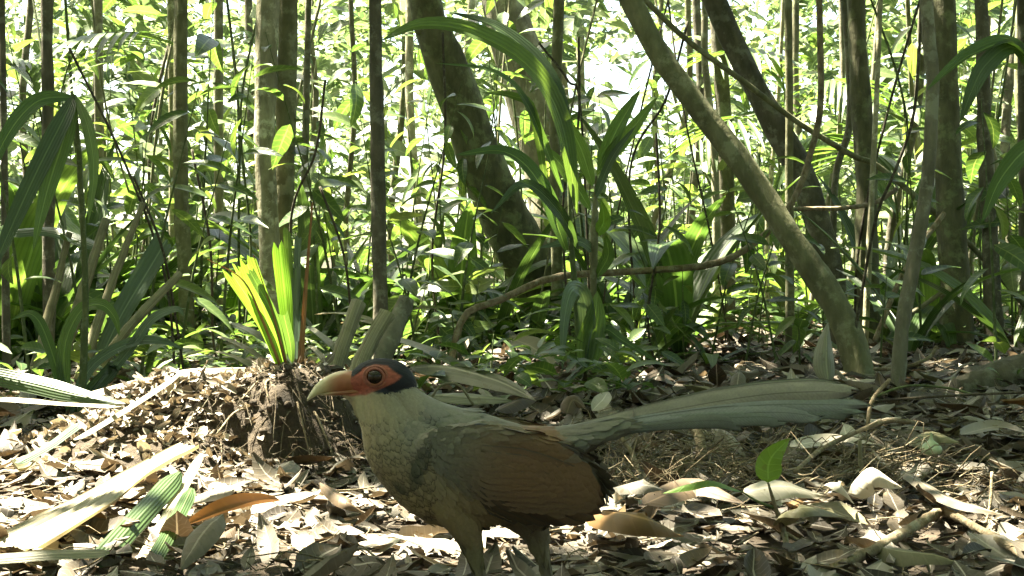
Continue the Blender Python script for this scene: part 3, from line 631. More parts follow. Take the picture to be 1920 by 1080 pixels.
# dark drooping blades at the left margin
ld = thing('palm_seedling', 'palm with wide dark blades hanging limp beside the blotchy trunk', 'palm', G(150, 800))
D = 2.9
for pts, w in [([(140, 178), (118, 225), (70, 320), (15, 440), (-20, 520)], 36), ([(142, 182), (120, 260), (88, 360), (62, 470)], 34), ([(140, 182), (70, 190), (10, 260), (-40, 380)], 30), ([(142, 180), (165, 240), (176, 320), (165, 420)], 22)]:
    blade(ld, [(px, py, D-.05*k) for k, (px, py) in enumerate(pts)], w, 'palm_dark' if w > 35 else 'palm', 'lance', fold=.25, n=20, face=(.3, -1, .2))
c = spl([(*P(150, 805, D), .009), (*P(160, 560, D), .007), (*P(150, 330, D), .006), (*P(140, 178, D), .004)], 18); part(ld, 'stem', tube(c[:, :3], c[:, 3], 7, .1), M['stem'])
hb = thing('understory_plant', 'plant with strap leaves bowing over in front of the split grey palm stalks', 'plant', G(140, 790))
D = 3.0
for pts, w, mt in [([(130, 780), (120, 660), (150, 585), (190, 572), (215, 595), (224, 630)], 26, 'palm'), ([(132, 780), (170, 690), (240, 645), (300, 640), (345, 655)], 22, 'bluegreen'), ([(132, 780), (205, 700), (215, 690), (205, 720)], 30, 'palm_dark'),
                   ([(140, 780), (240, 660), (285, 600), (330, 580), (345, 592)], 20, 'bluegreen'), ([(132, 780), (90, 640), (60, 590), (20, 600)], 20, 'palm')]:
    blade(hb, [(px, py, D) for px, py in pts], w, mt, 'strap', fold=.3, n=22, face=(.1, -.8, .5))
# grey palm stalks (cut petioles) fanning up from the floor
def stalk(label, pts, w0, w1, mat='petiole', sides=8, flat=.6, cut=False, name='palm_stalk'):
    C = spl([(*P(*p), (w0+(w1-w0)*k/(len(pts)-1))*.5/FPX*p[2]) for k, p in enumerate(pts)], 18)
    return single(name, label, 'palm stalk', tube(C[:, :3], C[:, 3], sides, .2, seed=int(pts[0][0]), flat=flat), M[mat], C[0, :3])
stalk('thin grey-brown palm stalk leaning right, first of three beside the dark blotchy trunk', [(58, 720, 3.9), (95, 580, 3.95), (130, 436, 4.0)], 22, 11)
stalk('broad flat grey-brown palm stalk, middle one of three beside the dark blotchy trunk', [(106, 712, 3.8), (152, 560, 3.85), (200, 410, 3.9)], 25, 15)
stalk('long tapering brown palm stalk, last of three beside the dark blotchy trunk', [(148, 712, 3.7), (205, 545, 3.75), (268, 380, 3.8)], 22, 10)
stalk('pale flat split palm stalk slanting low in front of the smooth olive slender tree', [(170, 715, 3.75), (245, 610, 3.75), (338, 512, 3.85)], 22, 16)
lone('fallen_palm_leaf', 'stiff grey-green folded palm blade leaning up beside the pale split stalk', 'palm blade', [(168, 716, 3.8), (230, 590, 3.85), (312, 452, 3.95)], 44, 'bluegreen', 'cut', jag=.04, fold=.35, pleat=.6, cols=9, npl=4)
lone('fallen_palm_leaf', 'shiny grey horizontal dead palm blade behind the three palm stalks', 'palm blade', [(20, 434, 4.6), (100, 432, 4.55), (185, 462, 4.5)], 26, 'bluegreen', 'even', fold=-.4, face=(0, -.7, .7))
stalk('sawn-off ridged palm stalk stub, longer of two behind the bird\'s head', [(622, 716, 3.05), (645, 640, 3.1), (672, 566, 3.15)], 28, 29, sides=16, flat=.75)
stalk('sawn-off ridged palm stalk stub, shorter of two behind the bird\'s head', [(664, 716, 2.98), (690, 650, 3.02), (726, 586, 3.06)], 30, 30, sides=16, flat=.75)
stalk('dark stub of palm stalk rising behind the shorter sawn-off stub', [(712, 690, 3.3), (738, 620, 3.35), (765, 560, 3.4)], 34, 30, 'bark_grey')
for (a, b, w, lb) in [((735, 636), (880, 700), 22, 'ridged grey dead petiole lying behind the bird\'s nape'), ((575, 612), (660, 690), 15, 'pale dead palm strip slanting down behind the cut sprout'), ((578, 648), (625, 704), 13, 'short dead palm strip at the foot of the cut sprout'),
                      ((408, 632), (505, 684), 12, 'long pale dead palm strip beside the olive slender tree'), ((430, 606), (512, 652), 14, 'wide sunlit dead palm strip behind the cut sprout'), ((405, 660), (490, 700), 10, 'narrow grey dead palm strip above the earth clod'),
                      ((640, 606), (720, 612), 10, 'level dead palm strip between cut sprout and stubs'), ((590, 590), (700, 600), 9, 'thin level dead strip behind the longer stub')]:
    s_ = (a, (a[0]*.5+b[0]*.5, a[1]*.5+b[1]*.5-6), b)
    lone('palm_strip', lb, 'dead palm strip', [(p[0], p[1], 3.35+.25*(k == 0)) for k, p in enumerate(s_)], w, 'dead_palm_grey' if w > 13 else 'dead_palm', 'even', fold=.5, cols=5, face=(.2, -.7, .7))
lone('fallen_palm_leaf', 'broad pleated olive dead palm blade sagging behind the bird\'s back', 'palm blade', [(770, 690, 3.05), (850, 694, 2.95), (930, 716, 2.85), (1005, 752, 2.75)], 56, 'dead_palm_grey', 'lance', fold=-.35, pleat=.8, cols=13, npl=6, face=(.1, -.65, .75))
lone('fallen_palm_leaf', 'narrow pleated dead palm blade overlapping the broad olive one', 'palm blade', [(800, 742, 2.6), (880, 745, 2.6), (960, 752, 2.6)], 30, 'dead_palm_grey', 'lance', fold=-.3, pleat=.8, cols=9, npl=5, face=(.1, -.6, .8))
lone('fallen_palm_leaf', 'fallen olive-green leaf leaning on debris by the limp hanging leaf', 'fallen leaf', [(955, 632, 4.3), (1005, 655, 4.2), (1040, 690, 4.1)], 46, 'dead_olive', 'lance', fold=.2, face=(.2, -.8, .5))
rs = random.Random(31)
for k in range(34):
    px = rs.uniform(150, 760); py = rs.uniform(625, 720); L_ = rs.uniform(50, 140); an = rs.uniform(-.15, .75)*(1 if rs.random() < .75 else -1)
    if 420 < px+L_ < 640 and py > 690: continue
    b_ = G(px, py, .03); d_ = b_.y; e = (px+L_*math.cos(an), py+L_*math.sin(an)*.6-rs.uniform(0, 18))
    tone = rs.choice(['dead_palm', 'dead_palm_grey', 'dead_olive', 'dead_palm_grey'])
    word = {'dead_palm': 'straw-pale', 'dead_palm_grey': 'grey', 'dead_olive': 'olive'}[tone]; wd_ = rs.uniform(7, 20)
    lone('palm_strip', f'{word} {"broad" if wd_ > 14 else "thin"} {"long" if L_ > 95 else "short"} dead palm strip {rel(b_.x, b_.y)}', 'dead palm strip', [(px, py, d_), ((px+e[0])/2, (py+e[1])/2-rs.uniform(2, 10), d_-.02), (*e, d_-.04)], wd_, tone, 'even', fold=rs.uniform(-.6, .6), cols=5, n=10, face=(rs.uniform(-.3, .3), -.7, .7), group='dead palm strips heaped behind the clod')
# dead and green blades on the sunny foreground floor
lone('fallen_palm_leaf', 'long pale dead palm blade draped over the top of the earth clod', 'palm blade', [(148, 742, 2.5), (250, 716, 2.45), (350, 697, 2.42), (450, 692, 2.45), (540, 694, 2.5)], 34, 'dead_palm', 'lance', fold=-.3, pleat=.5, cols=9, npl=5, n=26, face=(-.1, -.45, .9))
lone('palm_strip', 'straight pale dead petiole slanting down the sunny side of the earth clod', 'dead palm strip', [(338, 698, 2.28), (240, 762, 2.18), (138, 824, 2.08)], 15, 'dead_palm', 'even', fold=-.8, face=(-.2, -.6, .8))
f1 = [(p[0], p[1], q) for p, q in zip([(352, 838), (260, 885), (160, 945), (10, 1030)], [1.98, 1.78, 1.58, 1.38])]
lone('fallen_palm_leaf', 'large pale pleated dead palm blade lying flat in full sun', 'palm blade', f1, 118, 'dead_palm', 'cut', fold=-.12, pleat=.9, cols=25, npl=10, n=26, face=(-.15, -.85, .52), jag=.02)
lone('fallen_palm_leaf', 'greyish dead palm blade lying level along the lowest foreground', 'palm blade', on_floor([(-60, 1052, .012), (80, 1040, .02), (205, 1036, .015)]), 34, 'dead_palm_grey', 'even', fold=-.2, pleat=.5, cols=9, npl=4, face=(0, -.4, .9))
lone('fallen_palm_leaf', 'long green palm blade strip fallen across the sunny litter', 'palm blade', [(338, 886, 1.72), (262, 968, 1.54), (180, 1060, 1.40)], 44, 'palm_dark', 'even', fold=-.3, pleat=.4, cols=9, npl=3, face=(.3, -.85, .5))
lone('fallen_palm_leaf', 'narrow white-edged dead strip lying beside the green palm strip', 'palm blade', [(378, 850, 1.86), (322, 950, 1.62), (258, 1060, 1.44)], 20, 'dead_palm', 'even', fold=-.3, face=(.2, -.6, .8))
lone('fallen_palm_leaf', 'striped green and yellow palm strip under the narrow white-edged one', 'palm blade', [(360, 915, 1.66), (322, 990, 1.50), (280, 1064, 1.38)], 30, 'palm', 'even', fold=-.3, pleat=.5, cols=9, npl=4, face=(.2, -.6, .8))
lone('fallen_palm_leaf', 'long glossy green blade resting above the litter at the left margin', 'palm blade', [(-60, 694, 2.2), (40, 714, 2.2), (140, 738, 2.17), (236, 757, 2.15)], 36, 'palm_dark', 'strap', fold=-.3, face=(0, -.9, .45), n=20)
lone('fallen_palm_leaf', 'thin brown dead blade just under the glossy green one', 'palm blade', [(-60, 742, 2.2), (80, 752, 2.18), (228, 760, 2.15)], 14, 'dead_palm', 'even', fold=-.3, face=(0, -.6, .8), n=14)
lone('fallen_palm_leaf', 'short olive strip lying over curled leaves below the pale petiole', 'palm blade', [(150, 792, 2.05), (95, 832, 1.98), (30, 868, 1.92)], 22, 'bluegreen', 'even', fold=-.3, face=(0, -.6, .8), n=14)
lone('fallen_leaf', 'orange-edged curled dead leaf lying below the earth clod', 'fallen leaf', on_floor([(525, 938, .03), (430, 955, .03), (340, 988, .012)]), 40, 'dead_rust', 'lance', fold=.1, curl=.9, face=(0, -.7, .7))
lone('fallen_leaf', 'grey rolled dead leaf beside the orange-edged one', 'fallen leaf', on_floor([(440, 918, .02), (390, 925, .02), (330, 950, .012)]), 34, 'dead_grey', 'lance', curl=-.8, face=(0, -.6, .8))
lone('fallen_leaf', 'small silver spindle-shaped leaf standing in the litter near the clod', 'fallen leaf', [(542, 930, 1.95), (560, 905, 1.97), (580, 880, 1.99)], 22, 'dead_grey', 'lance', curl=.8)
# named leaves and debris to the right of the bird
for lb, pts, w, mt, cu, fc in [
    ('big brown leathery dead leaf lying level below the green seedling leaf', [(1205, 945, .03), (1300, 912, .035), (1395, 945, .03)], 62, 'dead_brown', -.25, (0, -.6, .8)),
    ('pale grey-pink smooth dead leaf beside the green seedling', [(1392, 925, .03), (1470, 912, .035), (1550, 932, .02)], 58, 'dead_pale', -.35, (0, -.55, .85)),
    ('large rusty-brown folded dead leaf behind the bird\'s wing tip', [(1100, 958, .02), (1190, 968, .05), (1282, 1005, .015)], 74, 'dead_rust', -.7, (0, -.7, .7)),
    ('crumpled white dead leaf just behind the bird\'s wing tip', [(1118, 925, .05), (1150, 945, .05), (1174, 975, .02)], 40, 'dead_pale', .8, (-.2, -.7, .7)),
    ('grey leaf half hidden behind the bird\'s wing tip', [(1135, 918, .03), (1200, 908, .045), (1260, 925, .03)], 44, 'dead_grey', -.4, (0, -.7, .7)),
    ('curled cream dead leaf arched over beside the upright stub', [(1548, 915, .02), (1570, 905, .05), (1602, 945, .015)], 34, 'dead_pale', -.5, (0, -.7, .7)),
    ('crumpled yellowish dead leaf pierced by the upright stub', [(1590, 925, .02), (1635, 888, .05), (1690, 915, .03)], 66, 'dead_pale', -.6, (0, -.7, .7)),
    ('brown hump-backed leaf arching in shade under the green seedling', [(1455, 985, .01), (1500, 950, .05), (1590, 970, .02)], 44, 'dead_olive', -.6, (0, -.6, .8)),
    ('long pale palm-bract strip lying diagonally near the right margin', [(1690, 880, .02), (1780, 935, .02), (1880, 965, .015)], 46, 'dead_tan', -.3, (0, -.5, .9)),
    ('flat broad whitish leaf behind the crumpled yellowish one', [(1480, 838, .02), (1560, 826, .02), (1650, 835, .02)], 40, 'dead_pale', .1, (0, -.5, .9)),
    ('olive rounded dead leaf lying near the pale green fruit', [(1710, 835, .02), (1750, 815, .03), (1800, 830, .02)], 44, 'dead_olive', -.5, (0, -.6, .8)),
    ('tan flat dead leaf at the right margin of the litter', [(1800, 815, .02), (1870, 800, .02), (1930, 815, .02)], 40, 'dead_tan', .2, (0, -.5, .9)),
    ('dark rolled dead leaf on the litter behind the bird\'s back', [(930, 770, .03), (970, 752, .04), (1010, 745, .03)], 36, 'dead_brown', -.7, (0, -.7, .6)),
    ('brown cup-shaped dead leaf above the base of the bird\'s tail', [(1062, 775, .02), (1075, 750, .045), (1098, 765, .03)], 40, 'dead_brown', -.6, (0, -.9, .5)),
    ('holed pale dead leaf above the base of the bird\'s tail', [(1110, 770, .02), (1130, 750, .04), (1140, 735, .04)], 30, 'dead_pale', .2, (0, -.9, .5)),
    ('long dead leaf lying dark under the bird\'s chin', [(600, 905, .03), (640, 935, .03), (680, 960, .015)], 34, 'dead_brown', -.5, (0, -.6, .8)),
    ]:
    lone('fallen_leaf', lb, 'fallen leaf', on_floor(pts), w, mt, 'ovate' if w > 38 else 'lance', fold=.08, curl=cu, face=fc, cols=7, n=14)
rolled = lone('fallen_leaf', 'upright rolled dead sheath standing at the foot of the diagonal tree', 'dead sheath', [(1552, 716, 3.75), (1548, 660, 3.78), (1552, 605, 3.82)], 52, 'dead_palm_grey', 'ovate', curl=-.9, pleat=.3, cols=9, face=(0, -1, .1))
# green seedling in front
sg = thing('tree_seedling', 'small seedling with two bright green leaves growing from the litter', 'seedling', on_floor([(1482, 1052)])[0] and P(*on_floor([(1482, 1052)])[0]))
D = 1.56
blade(sg, [(1440, 905, D), (1444, 862, D), (1480, 822, D-.01)], 48, 'seedling', 'ovate', fold=.25, n=12)
blade(sg, [(1392, 922, D), (1335, 902, D-.03), (1290, 910, D-.05), (1243, 925, D-.06)], 24, 'seedling', 'lance', fold=-.5, n=14, face=(0, -.4, .9))
c = spl([(*P(1482, 1062, 1.5), .0035), (*P(1470, 1000, D), .0032), (*P(1455, 955, D), .0028), (*P(1440, 905, D), .0012)], 14); part(sg, 'stem', tube(c[:, :3], c[:, 3], 7, .15), M['twig'])
c = spl([(*P(1452, 952, D), .002), (*P(1420, 940, D), .0016), (*P(1390, 921, D), .001)], 8); part(sg, 'twig', tube(c[:, :3], c[:, 3], 6), M['stem'])
c = spl([(*P(1472, 1000, D), .003), (*P(1510, 1020, D), .0026), (*P(1550, 1030, D), .002)], 8); part(sg, 'twig', tube(c[:, :3], c[:, 3], 6), M['twig'])
# fruit: onion-shaped, pale green
fc_ = G(1746, 888); prof_ = [(0, 0), (.012, .001), (.0165, .006), (.0170, .011), (.013, .017), (.006, .022), (.0025, .027), (.0018, .036)]
ang = np.linspace(0, 2*PI, 16, endpoint=False); pr = spl([(a, b, 0) for a, b in prof_], 20)
V = np.concatenate([np.stack([r*np.cos(ang), r*np.sin(ang), np.full(16, z)], 1) for r, z, _ in np.abs(pr)])
i = np.arange(19)[:, None]*16; j = np.arange(16)[None]
fr = dict(V=V+np.array(fc_)+np.array([0, 0, .03]), F=tri_fix(np.stack([i+j, i+(j+1) % 16, i+16+(j+1) % 16, i+16+j], -1).reshape(-1, 4)))
k_ = NT('pale_green_fruit'); tcn = k_.n('TexCoord'); k_.l(k_.ramp(k_.noise(tcn.outputs['Object'], 90, 3), [(.3, (.22, .30, .17)), (.7, (.36, .43, .28))]), k_.b.inputs['Base Color']); k_.b.inputs['Roughness'].default_value = .4
single('fallen_fruit', 'small pale green onion-shaped fruit resting on the litter', 'fruit', fr, k_.m, fc_)
vine('upright_stub', 'short broken upright stem stub poking through the crumpled leaf', [(1616, 940, 1.95), (1614, 880, 1.95), (1612, 826, 1.95)], 8, 'petiole', 'stub', 8, 10)
vine('root', 'pale sunlit surface root forking in the right foreground', [(1560, 1066, 1.42), (1640, 1030, 1.48), (1710, 990, 1.60), (1768, 955, 1.69)], 20, 'twig', 'root', 9, 24, rough=.25)
vine('root', 'pale root running down to the right corner from the fork', [(1768, 955, 1.69), (1840, 995, 1.56), (1960, 1064, 1.40)], 16, 'twig', 'root', 9, 24, rough=.25)
vine('stretched_vine', 'thin straight black vine stretched level beyond the bird\'s tail tip', [(1560, 757, 2.25), (1640, 752, 2.25), (1780, 742, 2.25), (2000, 732, 2.25)], 5, 'twig_dark', 'vine', 6, 16, rough=0)
vine('fallen_twig', 'bowed greenish twig arching above the stretched black vine', [(1630, 748, 2.35), (1700, 724, 2.35), (1780, 728, 2.35), (1830, 742, 2.3)], 5, 'stem', 'twig', 6, 16)
vine('fallen_twig', 'forked upright twig standing at the tip of the bird\'s tail', [(1626, 800, 2.2), (1636, 750, 2.22), (1668, 712, 2.25)], 8, 'twig', 'twig', 7, 12)
vine('fallen_twig', 'long crooked brown twig lying from the fork down into the rootlets', [(1716, 792, 2.25), (1660, 790, 2.2), (1580, 822, 2.1), (1530, 850, 2.05), (1490, 885, 1.95)], 9, 'twig', 'twig', 7, 22)
vine('fallen_twig', 'dark stick lying under the crumpled yellowish leaf', [(1520, 960, 1.78), (1570, 930, 1.84), (1620, 890, 1.9)], 9, 'twig_dark', 'twig', 7, 12)
vine('fallen_twig', 'straight grey stick lying beside the upright green leaf', [(1365, 905, 2.05), (1420, 868, 2.12), (1470, 838, 2.2)], 8, 'twig', 'twig', 7, 12)
vine('fallen_twig', 'slanting pale stick across the palm-bract strip', [(1660, 850, 2.2), (1740, 905, 2.05), (1800, 955, 1.85)], 10, 'twig', 'twig', 7, 12)
vine('fallen_twig', 'thin upright twig with knots by the right corner', [(1838, 1015, 1.62), (1856, 950, 1.64), (1860, 885, 1.66)], 6, 'twig', 'twig', 7, 12, rough=.2)
vine('fallen_twig', 'crooked grey root stub under the bird\'s tail', [(1205, 905, 2.05), (1185, 850, 2.1), (1165, 822, 2.12)], 9, 'twig', 'twig', 7, 12, rough=.2)
vine('fallen_twig', 'knobbly vertical root under the middle of the bird\'s tail', [(1318, 862, 2.25), (1312, 825, 2.28), (1300, 795, 2.3)], 20, 'twig', 'twig', 8, 12, rough=.3)
vine('fallen_log', 'thick brown rotting log lying at the right margin', [(1800, 742, 3.5), (1880, 712, 3.5), (1980, 678, 3.5)], 70, 'bark_dark', 'log', 14, 20, rough=.18)
vine('fallen_twig', 'white forked twig arching behind the bird\'s nape', [(800, 760, 2.5), (826, 724, 2.5), (860, 722, 2.5), (888, 760, 2.5)], 5, 'petiole', 'twig', 6, 14)
# ------------------------------------------------------------------ undergrowth: every plant a thing, every big leaf a part
LAND += [(0, 1.2, 'bird'), (*G(1482, 1052)[:2], 'green seedling'), (*G(1768, 955)[:2], 'forked root'), (*G(180, 930)[:2], 'large pleated blade'), (*G(1860, 745)[:2], 'brown log'), (*G(1746, 888)[:2], 'green fruit'), (*G(430, 965)[:2], 'orange-edged leaf'), (*G(880, 740)[:2], 'olive palm blade')]
def leaf_mesh(name, L, W, kind, droop, fold, mat, nu=8, nv=5, seed=0):
    g = batch(np.zeros((1, 3)), np.array([[0, 1, 0]]), np.array([[0, 0, 1]]), L, W, kind, nu, nv, droop, fold, seed=seed, wav=.06)
    me = np_mesh(name, g['V'], g['F'], g['uv']); me.materials.append(M[mat]); return me
LEAF = [leaf_mesh('broad_leaf', 1, .36, 'ovate', .5, .18, 'leaf', seed=1), leaf_mesh('broad_leaf', 1, .30, 'lance', .9, .25, 'leaf', seed=2), leaf_mesh('broad_leaf', 1, .42, 'ovate', .3, .12, 'leaf', seed=3), leaf_mesh('broad_leaf', 1, .24, 'lance', .7, .3, 'leaf', seed=4)]
STRAP = [leaf_mesh('strap_leaf', 1, .10, 'strap', 1.3, .3, 'palm', 12, 5, 5), leaf_mesh('strap_leaf', 1, .13, 'lance', 1.0, .3, 'palm', 12, 5, 6), leaf_mesh('strap_leaf', 1, .08, 'strap', .6, .3, 'palm_dark', 12, 5, 7), leaf_mesh('strap_leaf', 1, .12, 'lance', 1.7, .25, 'palm', 12, 5, 8)]
def put(root, name, me, loc, direction, up, scale):
    d = Vector(direction).normalized(); u = Vector(up); x = d.cross(u)
    if x.length < 1e-4: x = d.cross(Vector((1, 0, 0)))
    x.normalize(); z = x.cross(d)
    o = bpy.data.objects.new(name, me); COL.objects.link(o); o.parent = root
    m = Matrix((x, d, z)).transposed().to_4x4(); m.translation = Vector(loc)
    o.matrix_local = m @ Matrix.Scale(scale, 4)
    return o
def sapling(x, y, h, nleaf, L, r, lean=.15, shape=None, spread=1.0):
    z = float(gz(x, y)); size = 'tall' if h > 1.6 else ('chest-high' if h > 1.15 else ('waist-high' if h > .75 else ('knee-high' if h > .4 else 'low')))
    shape = r.randrange(4) if shape is None else shape
    wide = ['oval', 'lance', 'broad', 'narrow'][shape]
    root = thing('broadleaf_sapling', f'{deep(y)} {size} {wide}-leaved sapling {rel(x, y)}', 'sapling', (x, y, z), 'broadleaf saplings in the undergrowth')
    lx, ly = r.uniform(-lean, lean)*h, r.uniform(-lean, lean)*h
    pts = [(0, 0, -.02, .0035+.002*h), (lx*.3, ly*.3, h*.4, .003+.0013*h), (lx*.7, ly*.7, h*.75, .0022), (lx, ly, h, .0012)]
    c = spl(pts, 16); me = np_mesh('stem', *(lambda g: (g['V'], g['F'], g['uv']))(tube(c[:, :3], c[:, 3], 6))); obj('stem', me, M['stem'], root)
    for k in range(nleaf):
        t = .25+.75*(k+.5)/nleaf; ci = c[int(t*15)]
        az = k*2.4+r.uniform(-.5, .5); el = r.uniform(-.75, .55)
        d = (math.cos(az)*math.cos(el), math.sin(az)*math.cos(el)*.9, math.sin(el))
        put(root, 'leaf', LEAF[shape], ci[:3]+np.array(d)*.012, d, (r.uniform(-.7, .7), r.uniform(-.9, .4), 1), L*r.uniform(.65, 1.2)*(1.1-.3*t))
    return root
def tuft(x, y, nleaf, L, r, up=.8):
    z = float(gz(x, y))
    root = thing('strap_leaf_plant', f'{deep(y)} {"large" if L > .6 else "small"} {["five", "six", "seven", "eight", "nine"][min(max(nleaf-5, 0), 4)]}-bladed strap tuft {rel(x, y)}', 'plant', (x, y, z), 'strap-leaved tufts in the undergrowth')
    for k in range(nleaf):
        az = k*2.4+r.uniform(-.4, .4); el = up+r.uniform(-.35, .4)
        d = (math.cos(az)*math.cos(el), math.sin(az)*math.cos(el), math.sin(el))
        put(root, 'leaf', STRAP[r.randrange(4)], (d[0]*.01, d[1]*.01, 0), d, (-d[0]*.6, -d[1]*.6, 1), L*r.uniform(.6, 1.15))
    return root
# pinnate palms
LEAFLET = leaf_mesh('leaflet', 1, .085, 'strap', .5, .35, 'palm', 7, 3, 11)
def frond_palm(x, y, fronds, label):
    z = float(gz(x, y)); root = thing('feather_palm', label, 'palm', (x, y, z))
    for pts in fronds:
        c = spl([(*(Vector(P(*p))-Vector((x, y, z))), .008*(1-.8*k/(len(pts)-1))) for k, p in enumerate(pts)], 26)
        me = np_mesh('frond', *(lambda g: (g['V'], g['F'], g['uv']))(tube(c[:, :3], c[:, 3], 6))); fr = obj('frond', me, M['stem'], root)
        T = nrm(np.gradient(c[:, :3], axis=0))
        for k in range(9, 26):
            for s in (-1, 1):
                side = np.cross(T[k], [0, -.3, 1]); side = side/np.linalg.norm(side)*s
                put(fr, 'leaflet', LEAFLET, c[k, :3], side+T[k]*.7+np.array([0, 0, -.12]), (0, 0, 1), .36*math.sin(PI*(.12+.8*(k-9)/17))+.05)
frond_palm(P(1440, 0, 7.6).x, 7.6, [[(1470, 640, 7.6), (1460, 300, 7.6), (1470, 160, 7.5), (1420, 90, 7.3), (1330, 110, 7.1)], [(1470, 640, 7.6), (1480, 300, 7.6), (1500, 200, 7.5), (1560, 150, 7.3), (1640, 190, 7.1)],
                             [(1470, 640, 7.6), (1465, 350, 7.5), (1440, 240, 7.3), (1380, 220, 7.0), (1300, 270, 6.9)], [(1470, 640, 7.6), (1490, 330, 7.6), (1520, 260, 7.5), (1580, 270, 7.3)]], 'feathery palm with combs of thin leaflets behind the black leaning tree')
frond_palm(P(80, 0, 6.3).x, 6.3, [[(110, 640, 6.3), (100, 350, 6.3), (120, 150, 6.2), (170, 70, 6.0), (260, 60, 5.8)], [(110, 640, 6.3), (90, 330, 6.3), (60, 150, 6.2), (-10, 90, 6.0)]], 'feathery palm behind the dark blotchy trunk')
frond_palm(P(1800, 0, 6.8).x, 6.8, [[(1690, 640, 6.8), (1700, 420, 6.8), (1740, 330, 6.7), (1810, 350, 6.5), (1880, 430, 6.3)], [(1690, 640, 6.8), (1680, 380, 6.8), (1640, 290, 6.7), (1580, 320, 6.5)]], 'low feathery palm between the grey-green tree and the dark lichened tree')
# plants set by eye: pixel of the base, height etc.
def at_px(px, py): g = G(px, py); return g.x, g.y
r = random.Random(5)
for px, py, h, nl, L in [(860, 690, .42, 9, .15), (800, 680, .5, 9, .16), (900, 668, .62, 10, .17), (760, 668, .6, 9, .18), (1180, 668, .45, 9, .17), (1290, 650, .62, 10, .19),
                         (1360, 648, .5, 10, .19), (1240, 640, .8, 11, .2), (1420, 655, .45, 8, .18), (1500, 700, .22, 6, .15), (1545, 690, .25, 6, .17), (1650, 690, .3, 6, .2), (640, 660, .75, 9, .18), (600, 640, 1.1, 11, .19), (680, 640, 1.2, 12, .18),
                         (570, 650, .9, 9, .18), (455, 650, .8, 9, .18), (400, 660, .55, 8, .17), (280, 650, .9, 9, .19), (220, 650, 1.0, 9, .19), (130, 660, .9, 9, .19), (30, 670, .8, 9, .19), (730, 640, 1.1, 12, .17), (830, 640, 1.0, 12, .16),
                         (890, 640, 1.1, 11, .17), (1100, 640, .95, 11, .17), (1165, 640, 1.25, 12, .18), (1310, 630, 1.3, 12, .19), (1400, 630, 1.0, 11, .18), (1520, 630, .9, 9, .18), (1590, 620, 1.0, 9, .17), (1720, 625, 1.1, 9, .17),
                         (1840, 640, .9, 9, .17), (1900, 650, .7, 9, .17), (540, 640, 1.4, 12, .2), (350, 630, 1.4, 11, .18), (90, 640, 1.5, 11, .18)]:
    x, y = at_px(px, py); sapling(x, y, h, nl, L, r)
for px, py, nl, L in [(270, 650, 7, .9), (330, 640, 7, .9), (430, 640, 7, .8), (60, 690, 6, .8), (210, 690, 6, .6), (1000, 660, 7, .7), (930, 650, 7, .7), (1150, 700, 5, .35), (1210, 690, 6, .4), (1330, 690, 5, .35), (1480, 640, 7, .7), (1580, 640, 6, .6),
                      (1750, 650, 6, .6), (1900, 660, 7, .8), (660, 650, 7, .8), (800, 640, 7, .8), (1290, 640, 7, .8), (380, 690, 5, .4), (1160, 745, 6, .16), (1195, 742, 5, .14), (1040, 742, 5, .2), (845, 720, 5, .14)]:
    x, y = at_px(px, py); tuft(x, y, nl, L, r)
for px, py, h, nl, L in [(60, 735, 1.0, 9, .17), (170, 725, .9, 9, .17), (260, 720, 1.0, 10, .18), (330, 712, .85, 9, .17), (410, 705, 1.05, 10, .18), (600, 705, .95, 10, .17), (650, 700, 1.15, 11, .18), (740, 700, 1.0, 10, .17), (790, 705, .7, 9, .16), (850, 690, .95, 10, .17),
                         (1200, 690, .75, 10, .17), (1260, 690, .6, 9, .16), (1330, 680, .8, 9, .17), (1395, 690, .55, 8, .17), (1460, 690, .7, 8, .16), (1870, 720, .8, 9, .17), (1560, 665, .8, 8, .17), (1730, 670, .9, 9, .17)]:
    x, y = at_px(px, py); sapling(x, y, h, nl, L, r, lean=.3)
for k in range(46):
    r = random.Random(1500+k); px = r.choice([r.uniform(-20, 720), r.uniform(740, 1250), r.uniform(740, 1900)]); py = r.uniform(630, 722)
    x, y = at_px(px, py)
    if 940 < px < 1090: continue
    if px > 1250: py = min(py, 690)
    if r.random() < .55: tuft(x, y, r.randint(5, 8), r.uniform(.14, .42), r, .75)
    else: sapling(x, y, r.uniform(.12, .4), r.randint(5, 9), r.uniform(.09, .15), r, lean=.3)
for k in range(22):
    r = random.Random(1900+k); px = r.uniform(-20, 470) if k < 13 else r.choice([r.uniform(1640, 1930), r.uniform(560, 760), r.uniform(1180, 1420)]); py = r.uniform(632, 700)
    x, y = at_px(px, py); tuft(x, y, r.randint(6, 9), r.uniform(.62, 1.15), r, 1.0)
# scattered middle distance
for k in range(190):
    r = random.Random(700+k); y = r.uniform(5.6, 11.5); x = r.uniform(-.46, .46)*y
    px = 960+x/y*FPX
    if 930 < px < 1090 and y < 6.6: continue
    if 1180 < px < 1640 and y < 7.2: continue
    if (-5 < x < -2.3 or -1.4 < x < -.35) and y > 9.5: continue
    if r.random() < .68: sapling(x, y, r.uniform(.5, 1.0)*min(2.6, .25*y+.35), r.randint(10, 16), r.uniform(.17, .27)+.012*(y-5), r)
    else: tuft(x, y, r.randint(6, 9), r.uniform(.5, 1.1), r, .9)
